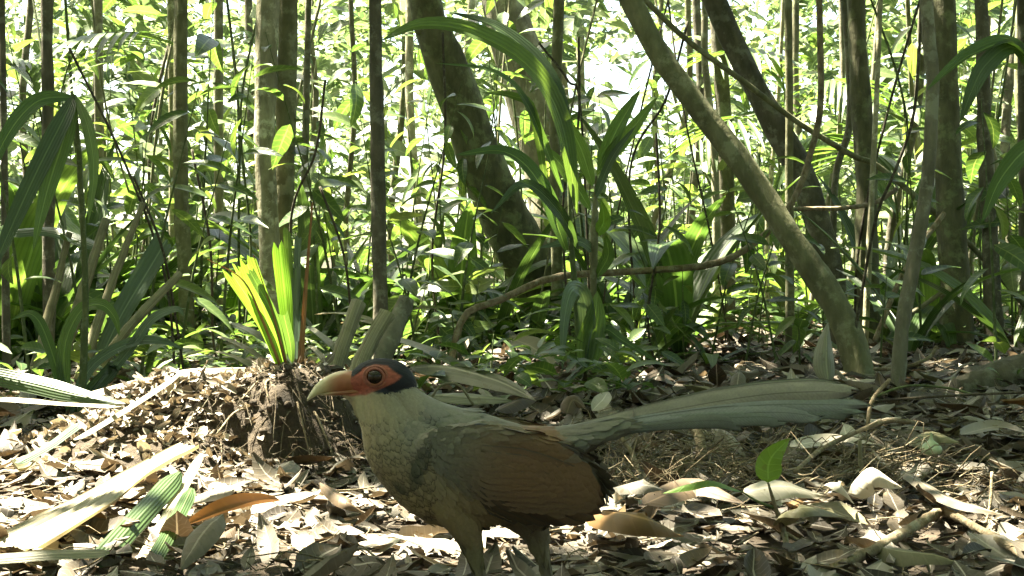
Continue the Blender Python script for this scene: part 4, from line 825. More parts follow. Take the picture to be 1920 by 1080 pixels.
# the far wall of foliage that reads as one mass
n = 150000
yy = RNG.uniform(9.5, 24, n); xx = RNG.uniform(-.70, .70, n)*yy
dens = vnoise(xx*.9, yy*.9, 31)*.55+vnoise(xx*2.2+3, yy*.8, 32)*.45
zz = gz(xx, yy)+RNG.uniform(0, 1, n)**1.15*(1.2+yy*.28)
dens2 = vnoise(xx*1.6+yy*.3, zz*1.9, 33)
ok = (dens2*.75+dens*.25 > .46)
ok &= ~((np.abs(xx+3.6) < 1.0*vnoise(yy*.8, zz*1.4, 37)+.25) & (yy > 11) & (zz < 2.6) & (zz > .2)) & ~((np.abs(xx+.85) < .75*vnoise(yy*.8, zz*1.4, 38)+.2) & (yy > 10.5) & (zz < 2.2))      # two small sunny openings
xx, yy, zz = xx[ok], yy[ok], zz[ok]; n = len(xx)
az = RNG.uniform(0, 2*PI, n); sz_ = .07+.36*RNG.random(n)**2.2
g = batch(np.stack([xx, yy, zz], 1), np.stack([np.cos(az), np.sin(az), RNG.uniform(-.7, .6, n)], 1), np.stack([RNG.normal(0, .7, n), RNG.normal(-.3, .7, n), np.ones(n)], 1),
          sz_, sz_*RNG.uniform(.16, .46, n), 'lance', 4, 3, RNG.uniform(.1, 1.1, n), .2, seed=41)
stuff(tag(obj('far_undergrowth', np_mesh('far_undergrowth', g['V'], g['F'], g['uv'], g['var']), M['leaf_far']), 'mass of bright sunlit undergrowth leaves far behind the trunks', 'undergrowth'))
# the forest carried on out of view behind and beside, added to dim ambient light
n = 50000; az0 = RNG.uniform(0, 2*PI, n); rad = RNG.uniform(4.2, 11.5, n)
xx = np.cos(az0)*rad; yy = 1.5+np.sin(az0)*rad; zz = gz(xx, yy)+RNG.random(n)**1.2*5.0
ok = (np.abs(xx) > .52*yy) | (yy < 0); ok &= vnoise(az0*6, zz*1.5, 36) > .30
xx, yy, zz = xx[ok], yy[ok], zz[ok]; n = len(xx); az = RNG.uniform(0, 2*PI, n)
g = batch(np.stack([xx, yy, zz], 1), np.stack([np.cos(az), np.sin(az), RNG.uniform(-.7, .6, n)], 1), np.stack([RNG.normal(0, .45, n), RNG.normal(-.2, .45, n), np.ones(n)], 1),
          RNG.uniform(.16, .40, n), RNG.uniform(.07, .15, n), 'lance', 4, 3, RNG.uniform(.1, 1.1, n), .2, seed=43)
stuff(tag(obj('surrounding_undergrowth', np_mesh('surrounding_undergrowth', g['V'], g['F'], g['uv'], g['var']), M['leaf']), 'dense leafy undergrowth added out of view all round the small clearing', 'undergrowth'))
# low ground cover between the plants
n = 9000
yy = RNG.uniform(2.9, 9, n); xx = RNG.uniform(-.5, .5, n)*yy; pxx = 960+xx/yy*FPX
ok = (vnoise(xx*1.8, yy*1.8, 51) > .5) & ~((pxx > 1180) & (pxx < 1760) & (yy < 6.6)) & ~((yy < 3.4) & (pxx < 740)) & ~((yy < 3.3) & (pxx > 1180))
xx, yy = xx[ok], yy[ok]; n = len(xx); az = RNG.uniform(0, 2*PI, n)
g = batch(np.stack([xx, yy, gz(xx, yy)+RNG.uniform(.0, .14, n)], 1), np.stack([np.cos(az), np.sin(az), RNG.uniform(-.1, .9, n)], 1), np.stack([RNG.normal(0, .4, n), RNG.normal(0, .4, n), np.ones(n)], 1),
          RNG.uniform(.04, .13, n), RNG.uniform(.015, .045, n), 'lance', 5, 3, RNG.uniform(.2, 1.2, n), .25, seed=52)
stuff(tag(obj('ground_cover', np_mesh('ground_cover', g['V'], g['F'], g['uv'], g['var']), M['leaf']), 'low green herbs and seedlings covering the floor between saplings', 'ground cover'))

# ------------------------------------------------------------------ leaf litter
def litter(n, y0, y1, L0, L1, seed, nu, nv, lift):
    rg = np.random.default_rng(seed)
    yy = np.sqrt(rg.uniform(y0**2, y1**2, n)); xx = rg.uniform(-.70, .70, n)*yy
    az = rg.uniform(0, 2*PI, n); til = rg.normal(0, .13, n)
    L = L0+(L1-L0)*rg.random(n)**1.8; mh = mound_h(xx, yy); ok = mh < .02
    pos = np.stack([xx-np.cos(az)*L*.5, yy-np.sin(az)*L*.5, gz(xx, yy)+rg.uniform(.001, lift, n)-np.minimum(np.sin(til), 0)*L*.5], 1)
    g = batch(pos[ok], np.stack([np.cos(az), np.sin(az), til], 1)[ok], np.stack([rg.normal(0, .26, n), rg.normal(-.1, .26, n), np.ones(n)], 1)[ok], L[ok], (L*rg.uniform(.26, .52, n))[ok], 'lance', nu, nv,
              np.clip(rg.normal(0, .55, n), -1.2, 1.2)[ok], .1, np.clip(rg.normal(0, .4, n), -.9, .9)[ok], seed=seed, wav=.2)
    return g
gl = join([litter(8000, 1.2, 3.2, .025, .10, 61, 6, 5, .02), litter(8700, 3.0, 6.5, .05, .14, 62, 5, 3, .025), litter(6500, 6.2, 12, .08, .18, 63, 4, 3, .03), litter(13000, 1.2, 3.4, .006, .026, 64, 3, 3, .024)])
stuff(tag(obj('leaf_litter', np_mesh('leaf_litter', gl['V'], gl['F'], gl['uv'], gl['var']), M['dead_mix']), 'brown and grey leaf litter carpeting the forest floor', 'leaf litter'))
# twigs and rootlets among the litter
n = 2000; rg = np.random.default_rng(71)
yy = np.sqrt(rg.uniform(1.3**2, 4.5**2, n)); xx = rg.uniform(-.5, .5, n)*yy; az = rg.uniform(0, 2*PI, n); L = rg.uniform(.02, .12, n)
p0 = np.stack([xx, yy, gz(xx, yy)+rg.uniform(.004, .03, n)], 1); p1 = p0+np.stack([np.cos(az)*L, np.sin(az)*L, rg.normal(0, .012, n)], 1)
g = strands(p0, p1, rg.normal(0, .008, (n, 3)), rg.uniform(.0005, .0018, n), 72)
# denser rootlet tangles under the tail
n = 420; xx = rg.normal(.24, .09, n); yy = rg.normal(2.05, .16, n); az = rg.uniform(0, 2*PI, n); L = rg.uniform(.03, .10, n)
p0 = np.stack([xx, yy, gz(xx, yy)+rg.uniform(.004, .06, n)], 1); p1 = p0+np.stack([np.cos(az)*L, np.sin(az)*L, rg.normal(0, .02, n)], 1)
g2 = strands(p0, p1, rg.normal(0, .02, (n, 3)), rg.uniform(.0005, .0014, n), 73)
n = 260; xx = rg.normal(.52, .08, n); yy = rg.normal(2.02, .14, n); az = rg.uniform(.3, 1.1, n); L = rg.uniform(.05, .14, n)
p0 = np.stack([xx, yy, gz(xx, yy)+rg.uniform(.004, .05, n)], 1); p1 = p0+np.stack([np.cos(az)*L, np.sin(az)*L, rg.normal(0, .02, n)], 1)
g3 = strands(p0, p1, rg.normal(0, .02, (n, 3)), rg.uniform(.0006, .0016, n), 74)
gr = join([g, g2, g3])
stuff(tag(obj('rootlet_tangle', np_mesh('rootlet_tangle', gr['V'], gr['F'], gr['uv'], gr['var']), M['twig']), 'fine brown rootlets and twig bits strewn through the litter', 'rootlets'))
# the leaves that lie on top, one by one
KIND = [('tan', 'pale tan', .26), ('brown', 'dark brown', .22), ('grey', 'grey', .2), ('olive', 'olive', .12), ('rust', 'rust-orange', .05), ('pale', 'bleached whitish', .15)]
SHAPES = []
for k, (sh, dr, cu) in enumerate([('flat', .2, .1), ('curled', 1.0, -.5), ('cupped', -.5, .6), ('flat', -.3, -.2), ('curled', -1.0, .45), ('cupped', .3, -.7)]):
    g = batch(np.array([[0, -.5, 0]]), np.array([[0, 1, 0]]), np.array([[0, 0, 1]]), 1, [.42, .36, .46, .5, .3, .4][k], ['ovate', 'lance', 'ovate', 'lance', 'lance', 'ovate'][k], 8, 5, dr, .08, cu, seed=80+k, wav=.09)
    V = g['V'].copy(); V[:, 2] -= V[:, 2].min(); SHAPES.append((sh, V, g))
MESHES = {}
rg = random.Random(9)
for k in range(290):
    y = math.sqrt(rg.uniform(1.36**2, 4.0**2)); x = rg.uniform(-.42, .42)*y
    if mound_h(x, y) > .01: continue
    u = rg.random(); acc = 0
    for kk, (key, word, pr_) in enumerate(KIND):
        acc += pr_
        if u <= acc: break
    s = rg.randrange(6); sh, V, g = SHAPES[s]
    if (key, s) not in MESHES:
        me = np_mesh('fallen_leaf', V, g['F'], g['uv']); me.materials.append(M['dead_'+key]); MESHES[(key, s)] = me
    o = bpy.data.objects.new('fallen_leaf', MESHES[(key, s)]); COL.objects.link(o)
    Ls = rg.uniform(.05, .115)*(1 if y < 2.5 else 1.25); o.scale = (Ls, Ls, Ls)
    o.location = (x, y, float(gz(x, y))+.016); o.rotation_euler = (rg.gauss(0, .16), rg.gauss(0, .16), rg.uniform(0, 2*PI))
    tag(o, f'{sh} {word} dead leaf {rel(x, y)}', 'fallen leaf', 'loose dead leaves on the litter')
# ------------------------------------------------------------------ the ground cuckoo
BD = 1.2; BS = BD/FPX                                     # metres per photo pixel where the bird stands
feet_z = float(gz((950-960)*BS, BD))
BASE = Vector(((950-960)*BS, BD, feet_z))
def B(px, py, w=0.0):
    """photo pixel and offset from the bird's mid-plane (pixels, negative = near side) -> bird space"""
    return np.array([(px-950)*BS, w*BS, CAM_H+(HORIZON-py)*BS-feet_z])
FOOT = HORIZON+(CAM_H-feet_z-.012)/BS                     # row of the foot joint
def loft(rows, n=28, sides=24):
    """rows (px, py, w, in-plane radius, across radius)"""
    R = spl(rows, n); C = np.array([B(a, b, c) for a, b, c, _, _ in R])
    T = np.gradient(C, axis=0); T[:, 1] *= .3; T = nrm(T); Yv = np.array([0, 1., 0])
    N = nrm(np.cross(T, Yv)); A = np.cross(N, T)
    ang = np.linspace(0, 2*PI, sides, endpoint=False)
    V = C[:, None]+N[:, None]*(np.cos(ang)[None]*np.maximum(R[:, 3:4], .4)*BS)[..., None]+A[:, None]*(np.sin(ang)[None]*np.maximum(R[:, 4:5], .4)*BS)[..., None]
    V = V.reshape(-1, 3); k = len(V); V = np.vstack([V, C[0], C[-1]])
    i = np.arange(n-1)[:, None]*sides; j = np.arange(sides)[None]; j2 = (j+1) % sides
    F = np.stack([i+j, i+j2, i+sides+j2, i+sides+j], -1).reshape(-1, 4); F = np.vstack([F[:, [0, 1, 2]], F[:, [0, 2, 3]]])
    jj = np.arange(sides); q = (n-1)*sides
    F = np.vstack([F, np.stack([(jj+1) % sides, jj, jj*0+k], 1), np.stack([q+jj, q+(jj+1) % sides, jj*0+k+1], 1)])
    return dict(V=V, F=F)
pieces = [
    loft([(652, 717, 0, 10, 13), (668, 714, 0, 22, 23), (690, 710, 0, 33, 31), (715, 709, 0, 37, 34), (742, 713, 0, 35, 32), (764, 720, 0, 22, 23), (775, 728, 0, 7, 8)]),                       # head
    loft([(700, 712, 0, 26, 28), (714, 748, 0, 43, 37), (732, 785, 0, 60, 48), (764, 828, 0, 86, 66), (830, 868, 0, 110, 86), (905, 880, 0, 104, 94), (975, 873, 0, 84, 86), (1035, 850, 0, 56, 64), (1085, 824, 0, 30, 40), (1140, 806, 0, 20, 26), (1190, 798, 0, 12, 14)], 44, 30),
    loft([(800, 850, -30, 60, 50), (850, 920, -34, 58, 46), (872, 975, -34, 34, 34), (886, 1015, -33, 20, 19), (896, 1052, -32, 11, 10), (900, 1072, -32, 8, 8), (896, 1110, -32, 6.5, 6), (880, FOOT-10, -32, 6.5, 6), (874, FOOT, -32, 8, 8)], 36, 18),
    loft([(900, 860, 32, 60, 50), (962, 935, 34, 60, 46), (992, 980, 34, 38, 36), (1008, 1018, 34, 22, 21), (1020, 1052, 33, 12, 11), (1026, 1074, 33, 8.5, 8), (1022, 1110, 33, 6.5, 6), (1004, FOOT-10, 33, 6.5, 6), (998, FOOT, 33, 8, 8)], 36, 18),
    loft([(960, 900, -30, 50, 44), (1000, 945, -26, 38, 36), (1030, 952, -20, 16, 20)], 12, 16),       # vent feathers
    loft([(742, 728, 0, 24, 26), (775, 764, 0, 34, 40), (815, 800, 0, 50, 58), (880, 840, 0, 68, 74)], 20, 22),       # mantle
    loft([(640, 738, 0, 5, 8), (662, 742, 0, 13, 15), (684, 752, 0, 25, 24), (708, 772, 0, 42, 34)], 16, 18),       # chin and throat
]
for s in (-1, 1):
    pieces.append(loft([(782, 822, s*60, 10, 8), (812, 832, s*72, 38, 14), (870, 848, s*81, 64, 18), (950, 872, s*83, 80, 18), (1030, 892, s*77, 72, 15), (1085, 912, s*69, 48, 12), (1114, 934, s*61, 22, 8), (1120, 944, s*57, 8, 4)], 40, 28))
for fx, fw in ((874, -32), (998, 33)):
    for dx, dw, ln in ((-1, -.35, 46), (-1, .25, 40), (1, -.4, 34), (.8, .5, 30)):
        pieces.append(loft([(fx, FOOT, fw, 6.5, 6.5), (fx+dx*ln*.5, FOOT+14, fw+dw*ln*.5, 5.5, 6), (fx+dx*ln, FOOT+19, fw+dw*ln, 4.5, 5), (fx+dx*(ln+10), FOOT+22, fw+dw*(ln+10), 2, 2)], 10, 10))
gj = join(pieces)
tmp = np_mesh('ground_cuckoo_hull', gj['V'], gj['F']); to = bpy.data.objects.new('ground_cuckoo_hull', tmp); COL.objects.link(to)
rm = to.modifiers.new('r', 'REMESH'); rm.mode = 'VOXEL'; rm.voxel_size = .00155
smd = to.modifiers.new('s', 'SMOOTH'); smd.factor = .5; smd.iterations = 9
bm_ = bpy.data.meshes.new_from_object(to.evaluated_get(bpy.context.evaluated_depsgraph_get()))
bpy.data.objects.remove(to)
nv_ = len(bm_.vertices); BV = np.empty(nv_*3, np.float32); bm_.vertices.foreach_get('co', BV); BV = BV.reshape(-1, 3).astype(float)
BN = np.empty(nv_*3, np.float32); bm_.vertices.foreach_get('normal', BN); BN = BN.reshape(-1, 3).astype(float)
def to_px(V): return V[:, 0]/BS+950, HORIZON-(V[:, 2]+feet_z-CAM_H)/BS
def seg_dist(x, y, poly):
    d = np.full(x.shape, 1e9); ins = np.zeros(x.shape, bool); m = len(poly)
    for k in range(m):
        x0, y0 = poly[k]; x1, y1 = poly[(k+1) % m]
        t = np.clip(((x-x0)*(x1-x0)+(y-y0)*(y1-y0))/((x1-x0)**2+(y1-y0)**2), 0, 1)
        d = np.minimum(d, np.hypot(x-x0-t*(x1-x0), y-y0-t*(y1-y0)))
        c = ((y0 > y) != (y1 > y)) & (x < (x1-x0)*(y-y0)/(y1-y0+1e-9)+x0); ins ^= c
    return np.where(ins, d, -d)
def wing_col(x, y):
    t = sm(800, 985, x+.25*(y-860))
    c = np.array([.165, .165, .125])[None]*(1-t)[:, None]+np.array([.180, .098, .045])[None]*t[:, None]
    c = c*np.array([.62, .60, .60])
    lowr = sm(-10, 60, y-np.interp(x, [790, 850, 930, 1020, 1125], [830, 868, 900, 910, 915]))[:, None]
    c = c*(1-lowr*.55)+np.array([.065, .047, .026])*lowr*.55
    return c
WING = [(786, 826), (806, 800), (840, 784), (900, 780), (970, 796), (1035, 826), (1080, 862), (1112, 900), (1128, 935), (1118, 960), (1085, 972), (1010, 962), (930, 940), (860, 900), (812, 866)]
PLUM = [ # px, py, rgb: plumage colours
 (690, 760, (.40, .37, .23)), (672, 790, (.42, .38, .22)), (715, 775, (.30, .28, .19)), (760, 750, (.27, .27, .20)), (690, 830, (.34, .30, .17)), (730, 820, (.25, .235, .15)), (770, 800, (.18, .19, .15)), (720, 880, (.27, .23, .13)),
 (770, 880, (.19, .165, .10)), (800, 770, (.165, .185, .16)), (860, 780, (.165, .185, .155)), (930, 795, (.165, .165, .125)), (1000, 810, (.19, .12, .065)), (1060, 815, (.15, .16, .13)), (1120, 808, (.16, .18, .14)),
 (760, 930, (.30, .25, .13)), (830, 950, (.26, .21, .11)), (900, 960, (.27, .22, .12)), (980, 960, (.17, .145, .09)), (880, 1020, (.21, .20, .11)), (1010, 1020, (.20, .19, .11)), (1090, 850, (.06, .05, .03)), (1050, 940, (.10, .08, .05)),
 (900, 1080, (.20, .19, .15)), (880, 1180, (.20, .19, .16)), (1010, 1180, (.20, .19, .16)), (1022, 1090, (.20, .19, .15))]
def plumage(x, y):
    w = np.stack([1/((x-a)**2+(y-b)**2+60)**1.6 for a, b, _ in PLUM], 1)
    c = np.array([.80, .73, .72])*(w[:, :, None]*np.array([p[2] for p in PLUM])[None]).sum(1)/w.sum(1)[:, None]
    def lay(c, poly, rgb, soft):
        k = sm(-soft, soft, seg_dist(x, y, poly))[:, None]; return c*(1-k)+np.array(rgb)*k
    kw = sm(-4, 16, seg_dist(x, y, WING))[:, None]; c = c*(1-kw)+wing_col(x, y)*kw
    # dark band below the breast and at the bend of the wing
    c = lay(c, [(775, 835), (800, 812), (806, 818), (794, 880), (772, 892), (766, 870)], (.055, .055, .035), 8)
    c = lay(c, [(738, 880), (760, 896), (764, 912), (742, 900)], (.07, .065, .04), 6)
    c = lay(c, [(634, 706), (638, 685), (660, 655), (690, 640), (740, 645), (775, 680), (786, 712), (776, 722), (748, 733), (712, 735), (690, 728), (668, 706)], (.010, .012, .018), 1.6)     # blue-black cap and cheek
    c = lay(c, [(630, 738), (636, 703), (664, 705), (682, 689), (705, 682), (728, 684), (744, 697), (756, 704), (744, 714), (727, 722), (706, 731), (690, 738), (660, 742)], (.29, .078, .05), 1.6)   # bare red face
    return c
bx, by = to_px(BV)
bc = plumage(bx, by)
bc = bc*np.where(sm(-3, 3, seg_dist(bx, by, [(630, 738), (636, 703), (664, 705), (682, 689), (705, 682), (728, 684), (744, 697), (756, 704), (744, 714), (727, 722), (706, 731), (690, 738), (660, 742)]))[:, None] > .5, (1+.55*(vnoise(bx*.10, by*.45+bx*.1, 14)-.5)+.4*(vnoise(bx*.3, by*.9, 15)-.5))[:, None], 1)
bc *= (1+.22*(vnoise(bx*.12, by*.3, 3)-.5)+.2*(vnoise(bx*.35, by*.5, 4)-.5))[:, None]
a = bm_.attributes.new('Col', 'FLOAT_COLOR', 'POINT'); cc = np.ones((nv_, 4), np.float32); cc[:, :3] = bc; a.data.foreach_set('color', cc.ravel())
bm_.polygons.foreach_set('use_smooth', np.ones(len(bm_.polygons), bool)); bm_.name = 'body'
def feather_mat(name, rough=.62, lines=0, sheen=.02, bump=.25, edge=0.0):
    k = NT(name); at = k.n('Attribute', attribute_name='Col'); tc = k.n('TexCoord')
    col = at.outputs['Color']
    nz = k.noise(tc.outputs['Object'], 420, 3, .6)
    col = k.mix(.5, col, k.mix(nz, (.45, .45, .45), (1.5, 1.5, 1.5)), 'MULTIPLY')
    h = nz
    if lines:
        u = k.n('UVMap'); sx = k.n('SeparateXYZ'); k.l(u.outputs[0], sx.inputs[0]); ab = k.math('ABSOLUTE', k.math('SUBTRACT', sx.outputs[0], .5))
        w = k.math('SINE', k.math('ADD', k.math('MULTIPLY', sx.outputs[1], lines*6.283), k.math('MULTIPLY', ab, -40.0)))
        h = k.math('ADD', k.math('MULTIPLY', w, .4), nz)
        sh_ = k.math('LESS_THAN', ab, .022)
        col = k.mix(k.math('MULTIPLY', sh_, .5), col, (.05, .045, .035))
        if edge:
            e = k.math('GREATER_THAN', ab, .44); col = k.mix(k.math('MULTIPLY', e, edge), col, (.03, .03, .022))
    k.bump(h, bump, .0006)
    k.l(col, k.b.inputs['Base Color']); k.b.inputs['Roughness'].default_value = rough; k.b.inputs['Specular IOR Level'].default_value = .3
    k.b.inputs['Sheen Weight'].default_value = sheen; k.b.inputs['Sheen Roughness'].default_value = .5
    return k.m
M['skin'] = feather_mat('bird_body', .6)
M['feather'] = feather_mat('body_feather', .6, 0, .02, .2)
M['quill'] = feather_mat('flight_feather', .5, 60, .02, .12, .55)
bird = thing('ground_cuckoo', 'long-tailed ground bird with red face, dark cap and rufous-brown wing walking left', 'bird', BASE)
body = obj('body', bm_, M['skin'], bird)
# contour feathers laid over the body, pointing backwards
FLOW = [(690, 675, 1, .1), (740, 690, 1, .5), (665, 765, .25, 1), (700, 800, .25, 1), (730, 760, .35, 1), (770, 745, .7, .8), (720, 860, .45, .9), (790, 780, 1, .35), (800, 850, .6, .8), (860, 780, 1, .18), (950, 800, 1, .2), (1040, 815, 1, 0), (1120, 805, 1, -.12), (830, 950, .5, .85), (960, 960, .6, .7), (890, 1030, .15, 1), (1015, 1030, .15, 1)]
cand = np.where((by < 1058) & ~((seg_dist(bx, by, [(600, 755), (636, 700), (668, 704), (682, 688), (705, 680), (728, 682), (746, 697), (758, 705), (744, 716), (727, 724), (706, 733), (690, 741), (655, 745)]) > -3)) & (seg_dist(bx, by, WING) < 22) & ~((seg_dist(bx, by, WING) > -8) & (by > 845) & (bx > 870)))[0]
pick = []; cell = set(); RNG.shuffle(cand)
for v in cand:
    sz = 5.0 if by[v] < 745 and bx[v] < 790 else (8.0 if bx[v] < 800 else 10.0)
    key = (round(BV[v, 0]/BS/sz), round(BV[v, 1]/BS/sz), round(BV[v, 2]/BS/sz), sz)
    if key in cell: continue
    cell.add(key); pick.append(v)
pick = np.array(pick); fx_, fy_ = bx[pick], by[pick]
w = np.stack([1/((fx_-a)**2+(fy_-b)**2+100)**1.5 for a, b, _, _ in FLOW], 1); fl = (w[:, :, None]*np.array([(p[2], 0, -p[3]) for p in FLOW])[None]).sum(1)/w.sum(1)[:, None]
Nn = BN[pick]; n = len(pick)
fl = fl+RNG.normal(0, .10, fl.shape); fl = nrm(fl-Nn*(fl*Nn).sum(1)[:, None])
breast = ((fx_ < 815) & (fy_ > 770) & (fy_ < 960)).astype(float)
lift_ = np.where(breast > 0, .12, .035)[:, None]+RNG.uniform(0, .03, (n, 1))
head_ = (fy_ < 745) & (fx_ < 790)
Lf = np.where(head_, 10, np.where(breast > 0, 19, 34))*BS*RNG.uniform(.85, 1.2, n); Wf = Lf*np.where(breast > 0, .72, .42)
g = batch(BV[pick]+Nn*.0002, fl+Nn*lift_, Nn, Lf, Wf, 'feather', 5, 5, np.where(breast > 0, .22, .05), 0, -.10, seed=77)
t5 = np.tile(np.repeat(np.linspace(0, 1, 5), 5), n); u5 = np.tile(np.tile(np.linspace(-1, 1, 5), 5), n)
fc = plumage(fx_, fy_); fc = fc*(1+RNG.uniform(-1, 1, n)*np.where(breast > 0, .16, .05))[:, None]; fc = np.repeat(fc, 25, 0)
dark = np.repeat(breast, 25)*sm(.66, .98, t5*.75+.35*np.abs(u5))*.75
fc = fc*(1-dark)[:, None]
pl = obj('plumage', np_mesh('plumage', g['V'], g['F'], g['uv'], None, fc), M['feather'], bird); stuff(pl)
# beak
def beak_col(V, lower):
    x, y = to_px(V); k = sm(640, 585, x)[:, None]; c = np.array([.30, .11, .05])*(1-k)+np.array([.58, .53, .30])*k
    top = sm(8, 0, y-np.interp(x, [577, 595, 620, 650, 670], [748, 722, 703, 693, 690]))[:, None]*.75*sm(665, 640, x)[:, None]
    c = c*(1-top)+np.array([.78, .68, .48])*top
    if lower: c = c*.85
    return c*(1+.25*(vnoise(x*.15, y*.5, 9)-.5))[:, None]
k_ = NT('bird_beak'); at_ = k_.n('Attribute', attribute_name='Col'); k_.l(at_.outputs['Color'], k_.b.inputs['Base Color']); k_.b.inputs['Roughness'].default_value = .38
tcn = k_.n('TexCoord'); k_.bump(k_.noise(tcn.outputs['Object'], 160, 3), .15, .0006); M['beak'] = k_.m
up = loft([(682, 714, 0, 17, 19), (662, 715, 0, 20, 18), (640, 716, 0, 20.5, 14.5), (618, 721, 0, 16.5, 10.5), (600, 729, 0, 11.5, 7.5), (587, 739, 0, 6, 5), (579, 747, 0, 3, 3), (576, 752, 0, .6, .6)], 30, 22)
obj('upper_bill', np_mesh('upper_bill', up['V'], up['F'], None, None, beak_col(up['V'], False)), M['beak'], bird)
lo_ = loft([(692, 732, 0, 8, 17), (665, 734, 0, 7.5, 15), (640, 736, 0, 6, 11), (615, 738, 0, 4, 7), (600, 740, 0, 1, 3)], 20, 18)
obj('lower_bill', np_mesh('lower_bill', lo_['V'], lo_['F'], None, None, beak_col(lo_['V'], True)), M['beak'], bird)
# eyes with their bare rings
def ball(c, r, nu=14, nv=24, sx=1, sy=1, sz=1):
    th = np.linspace(.001, PI-.001, nu); ph = np.linspace(0, 2*PI, nv, endpoint=False)
    V = np.stack([np.outer(np.sin(th), np.cos(ph))*sx, np.outer(np.cos(th), np.ones(nv))*sy, np.outer(np.sin(th), np.sin(ph))*sz], -1).reshape(-1, 3)*r+c
    i = np.arange(nu-1)[:, None]*nv; j = np.arange(nv)[None]
    return dict(V=V, F=np.stack([i+j, i+(j+1) % nv, i+nv+(j+1) % nv, i+nv+j], -1).reshape(-1, 4))
k_ = NT('bird_eye'); tcn = k_.n('TexCoord'); k_.l(k_.ramp(k_.noise(tcn.outputs['Object'], 300, 2), [(.3, (.012, .008, .005)), (.7, (.03, .018, .010))]), k_.b.inputs['Base Color']); k_.b.inputs['Roughness'].default_value = .08; k_.b.inputs['Specular IOR Level'].default_value = .35; k_.b.inputs['Coat Weight'].default_value = .0; k_.b.inputs['Coat Roughness'].default_value = .03
M['eye'] = k_.m
k_ = NT('bare_red_skin'); tcn = k_.n('TexCoord'); nz_ = k_.noise(tcn.outputs['Object'], 350, 4); k_.l(k_.ramp(nz_, [(.3, (.20, .058, .035)), (.7, (.31, .105, .065))]), k_.b.inputs['Base Color']); k_.b.inputs['Roughness'].default_value = .55; k_.bump(nz_, .4, .0008); M['bare'] = k_.m
for s in (-1, 1):
    e = ball(B(706, 704, s*27), 15.6*BS); eo = obj('eye', np_mesh('eye', e['V'], e['F']), M['eye'], bird)
    ph = np.linspace(0, 2*PI, 30); ring = np.array([B(706+16.2*math.cos(q), 704+15.2*math.sin(q), s*(35.0-abs(math.cos(q))*1.5)) for q in ph])
    tr_ = tube(ring, 2.6*BS, 8, caps=False); obj('eye_ring', np_mesh('eye_ring', tr_['V'], tr_['F']), M['bare'], eo)
    ring = np.array([B(707+21.5*math.cos(q), 704+19*math.sin(q), s*(33-abs(math.cos(q))*2.2)) for q in ph])
    tr_ = tube(ring, 2.6*BS, 8, caps=False); obj('eye_ring', np_mesh('eye_ring', tr_['V'], tr_['F']), M['bare'], eo)
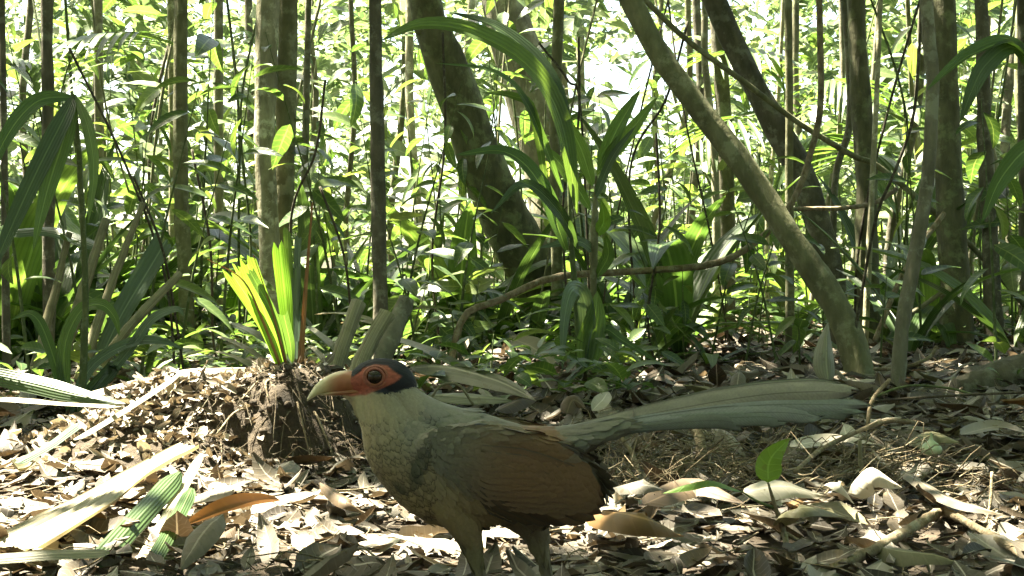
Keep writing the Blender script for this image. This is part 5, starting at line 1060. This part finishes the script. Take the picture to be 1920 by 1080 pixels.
# wings: a smooth folded wing with rows of coverts over long flight feathers
def wing_w(x, y):
    """how far out the wing surface lies (pixels)"""
    a = np.interp(x, [780, 830, 900, 980, 1060, 1130], [76, 97, 107, 104, 92, 72]); cy = np.interp(x, [780, 870, 960, 1060, 1125], [818, 850, 878, 900, 930])
    return a-((y-cy)/82)**2*26
for s in (-1, 1):
    # coverts
    qx, qy = np.meshgrid(np.arange(800, 1075, 13.0), np.arange(775, 960, 10.0)); qx = (qx+((np.arange(qx.shape[0]) % 2)*6.5)[:, None]).ravel()+RNG.normal(0, 1.5, qx.size); qy = qy.ravel()+RNG.normal(0, 1.2, qy.size)
    inside = seg_dist(qx, qy, [(792, 812), (830, 792), (880, 786), (960, 798), (1030, 826), (1072, 858), (1085, 900), (1075, 925), (1020, 935), (940, 930), (870, 905), (820, 865)]) > 0
    qx, qy = qx[inside], qy[inside]; o_ = np.argsort(-qx); qx, qy = qx[o_], qy[o_]; n = len(qx)
    pos = np.stack([(qx-950)*BS, s*(wing_w(qx, qy)+.4)*BS, CAM_H+(HORIZON-qy)*BS-feet_z], 1)
    sl = .18+.30*sm(800, 900, qy)
    dv = np.stack([np.ones(n), s*(.02-.16*sm(950, 1080, qx)+.018), -sl+RNG.normal(0, .04, n)], 1)
    nvv = np.stack([np.zeros(n)+.1, np.full(n, float(s)), np.zeros(n)+.15], 1)
    gq = batch(pos, dv, nvv, np.interp(qx, [800, 1070], [24, 46])*BS, np.interp(qx, [800, 1070], [14, 24])*BS, 'feather', 6, 5, .03, 0, -.08, seed=5)
    X_, Y_ = to_px(gq['V']); cq = wing_col(X_, Y_)*np.repeat(RNG.uniform(.95, 1.05, n), 30)[:, None]
    cq = cq*(1-.06*np.tile(np.repeat(np.linspace(0, 1, 6), 5), n)**4)[:, None]
    wo = obj('wing', np_mesh('wing', gq['V'], gq['F'], gq['uv'], None, cq), M['feather'], bird)
    # flight feathers: base near the wrist, tips along the rear edge
    tips = [(1122, 902), (1127, 918), (1128, 934), (1124, 950), (1112, 962), (1094, 968), (1068, 969), (1040, 967), (1010, 961), (982, 954)]
    for k, (tx, ty) in enumerate(tips):
        bx0, by0 = 905+6*k*(k < 5), 828+10*k
        mxp, myp = (bx0+tx)/2, (by0+ty)/2-8+k*1.2
        pts = [tuple(B(q[0], q[1], s*(float(wing_w(np.array(q[0]), np.array(q[1])))+2.0-.45*k*(1 if q[0] > 1000 else .3)))) for q in ((bx0, by0), (mxp, myp), (tx, ty))]
        gq = ribbon(pts, 38*BS, 'quill', 0, n=14, cols=5, face=(0, s, .02), seed=k, curl=-.12)
        X_, Y_ = to_px(gq['V']); cq = wing_col(X_, Y_)*(1+.10*((k % 3)-1)); edge_ = np.abs(gq['uv'][:, 0]-.5) > .4
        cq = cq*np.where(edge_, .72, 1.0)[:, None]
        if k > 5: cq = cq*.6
        obj('flight_feather', np_mesh('flight_feather', gq['V'], gq['F'], gq['uv'], None, cq), M['quill'], wo)
# tail: long graduated feathers, half fanned
TAIL = [ # tip px, py, across, width px, shade
 (1604, 732, -4, 50, 0), (1628, 760, -10, 40, 1), (1584, 728, 5, 50, 2), (1612, 772, -14, 34, 3), (1560, 748, -1, 46, 4), (1540, 780, -17, 34, 1), (1470, 786, -20, 34, 3), (1400, 796, -22, 30, 5)]
for k, (tx, ty, tw, wd, shd) in enumerate(TAIL):
    y0 = 806+k*1.5; m1 = (1240, 772+(ty-735)*.35); m2 = (1430, 742+(ty-735)*.66)
    pts = [tuple(B(1075, y0, tw*.3)), tuple(B(*m1, tw*.7-2)), tuple(B(min(m2[0], tx-60), m2[1]+(4 if tx < 1500 else 0), tw)), tuple(B(tx, ty, tw+3))]
    gq = ribbon(pts, wd*BS, 'tailf', 0, n=30, cols=7, face=(0, -1, .34), seed=k+3, curl=-.22)
    X_, Y_ = to_px(gq['V']); up_ = sm(0, 1, gq['uv'][:, 0])
    base_ = np.array([[.25, .235, .19], [.185, .20, .185], [.21, .215, .165], [.145, .165, .14], [.16, .17, .13], [.11, .12, .10]][shd])
    cq = np.tile(base_*.85, (len(X_), 1))*(1+.25*(vnoise(X_*.03, Y_*.2, 7+k)-.5))[:, None]
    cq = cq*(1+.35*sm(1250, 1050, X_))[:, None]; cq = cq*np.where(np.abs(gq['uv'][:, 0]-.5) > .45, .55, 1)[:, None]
    rr_ = np.random.default_rng(k); tipz = gq['uv'][:, 1] > .93; gq['V'][tipz] += (rr_.random((tipz.sum(), 3))-.5)*np.array([.012, .001, .004])
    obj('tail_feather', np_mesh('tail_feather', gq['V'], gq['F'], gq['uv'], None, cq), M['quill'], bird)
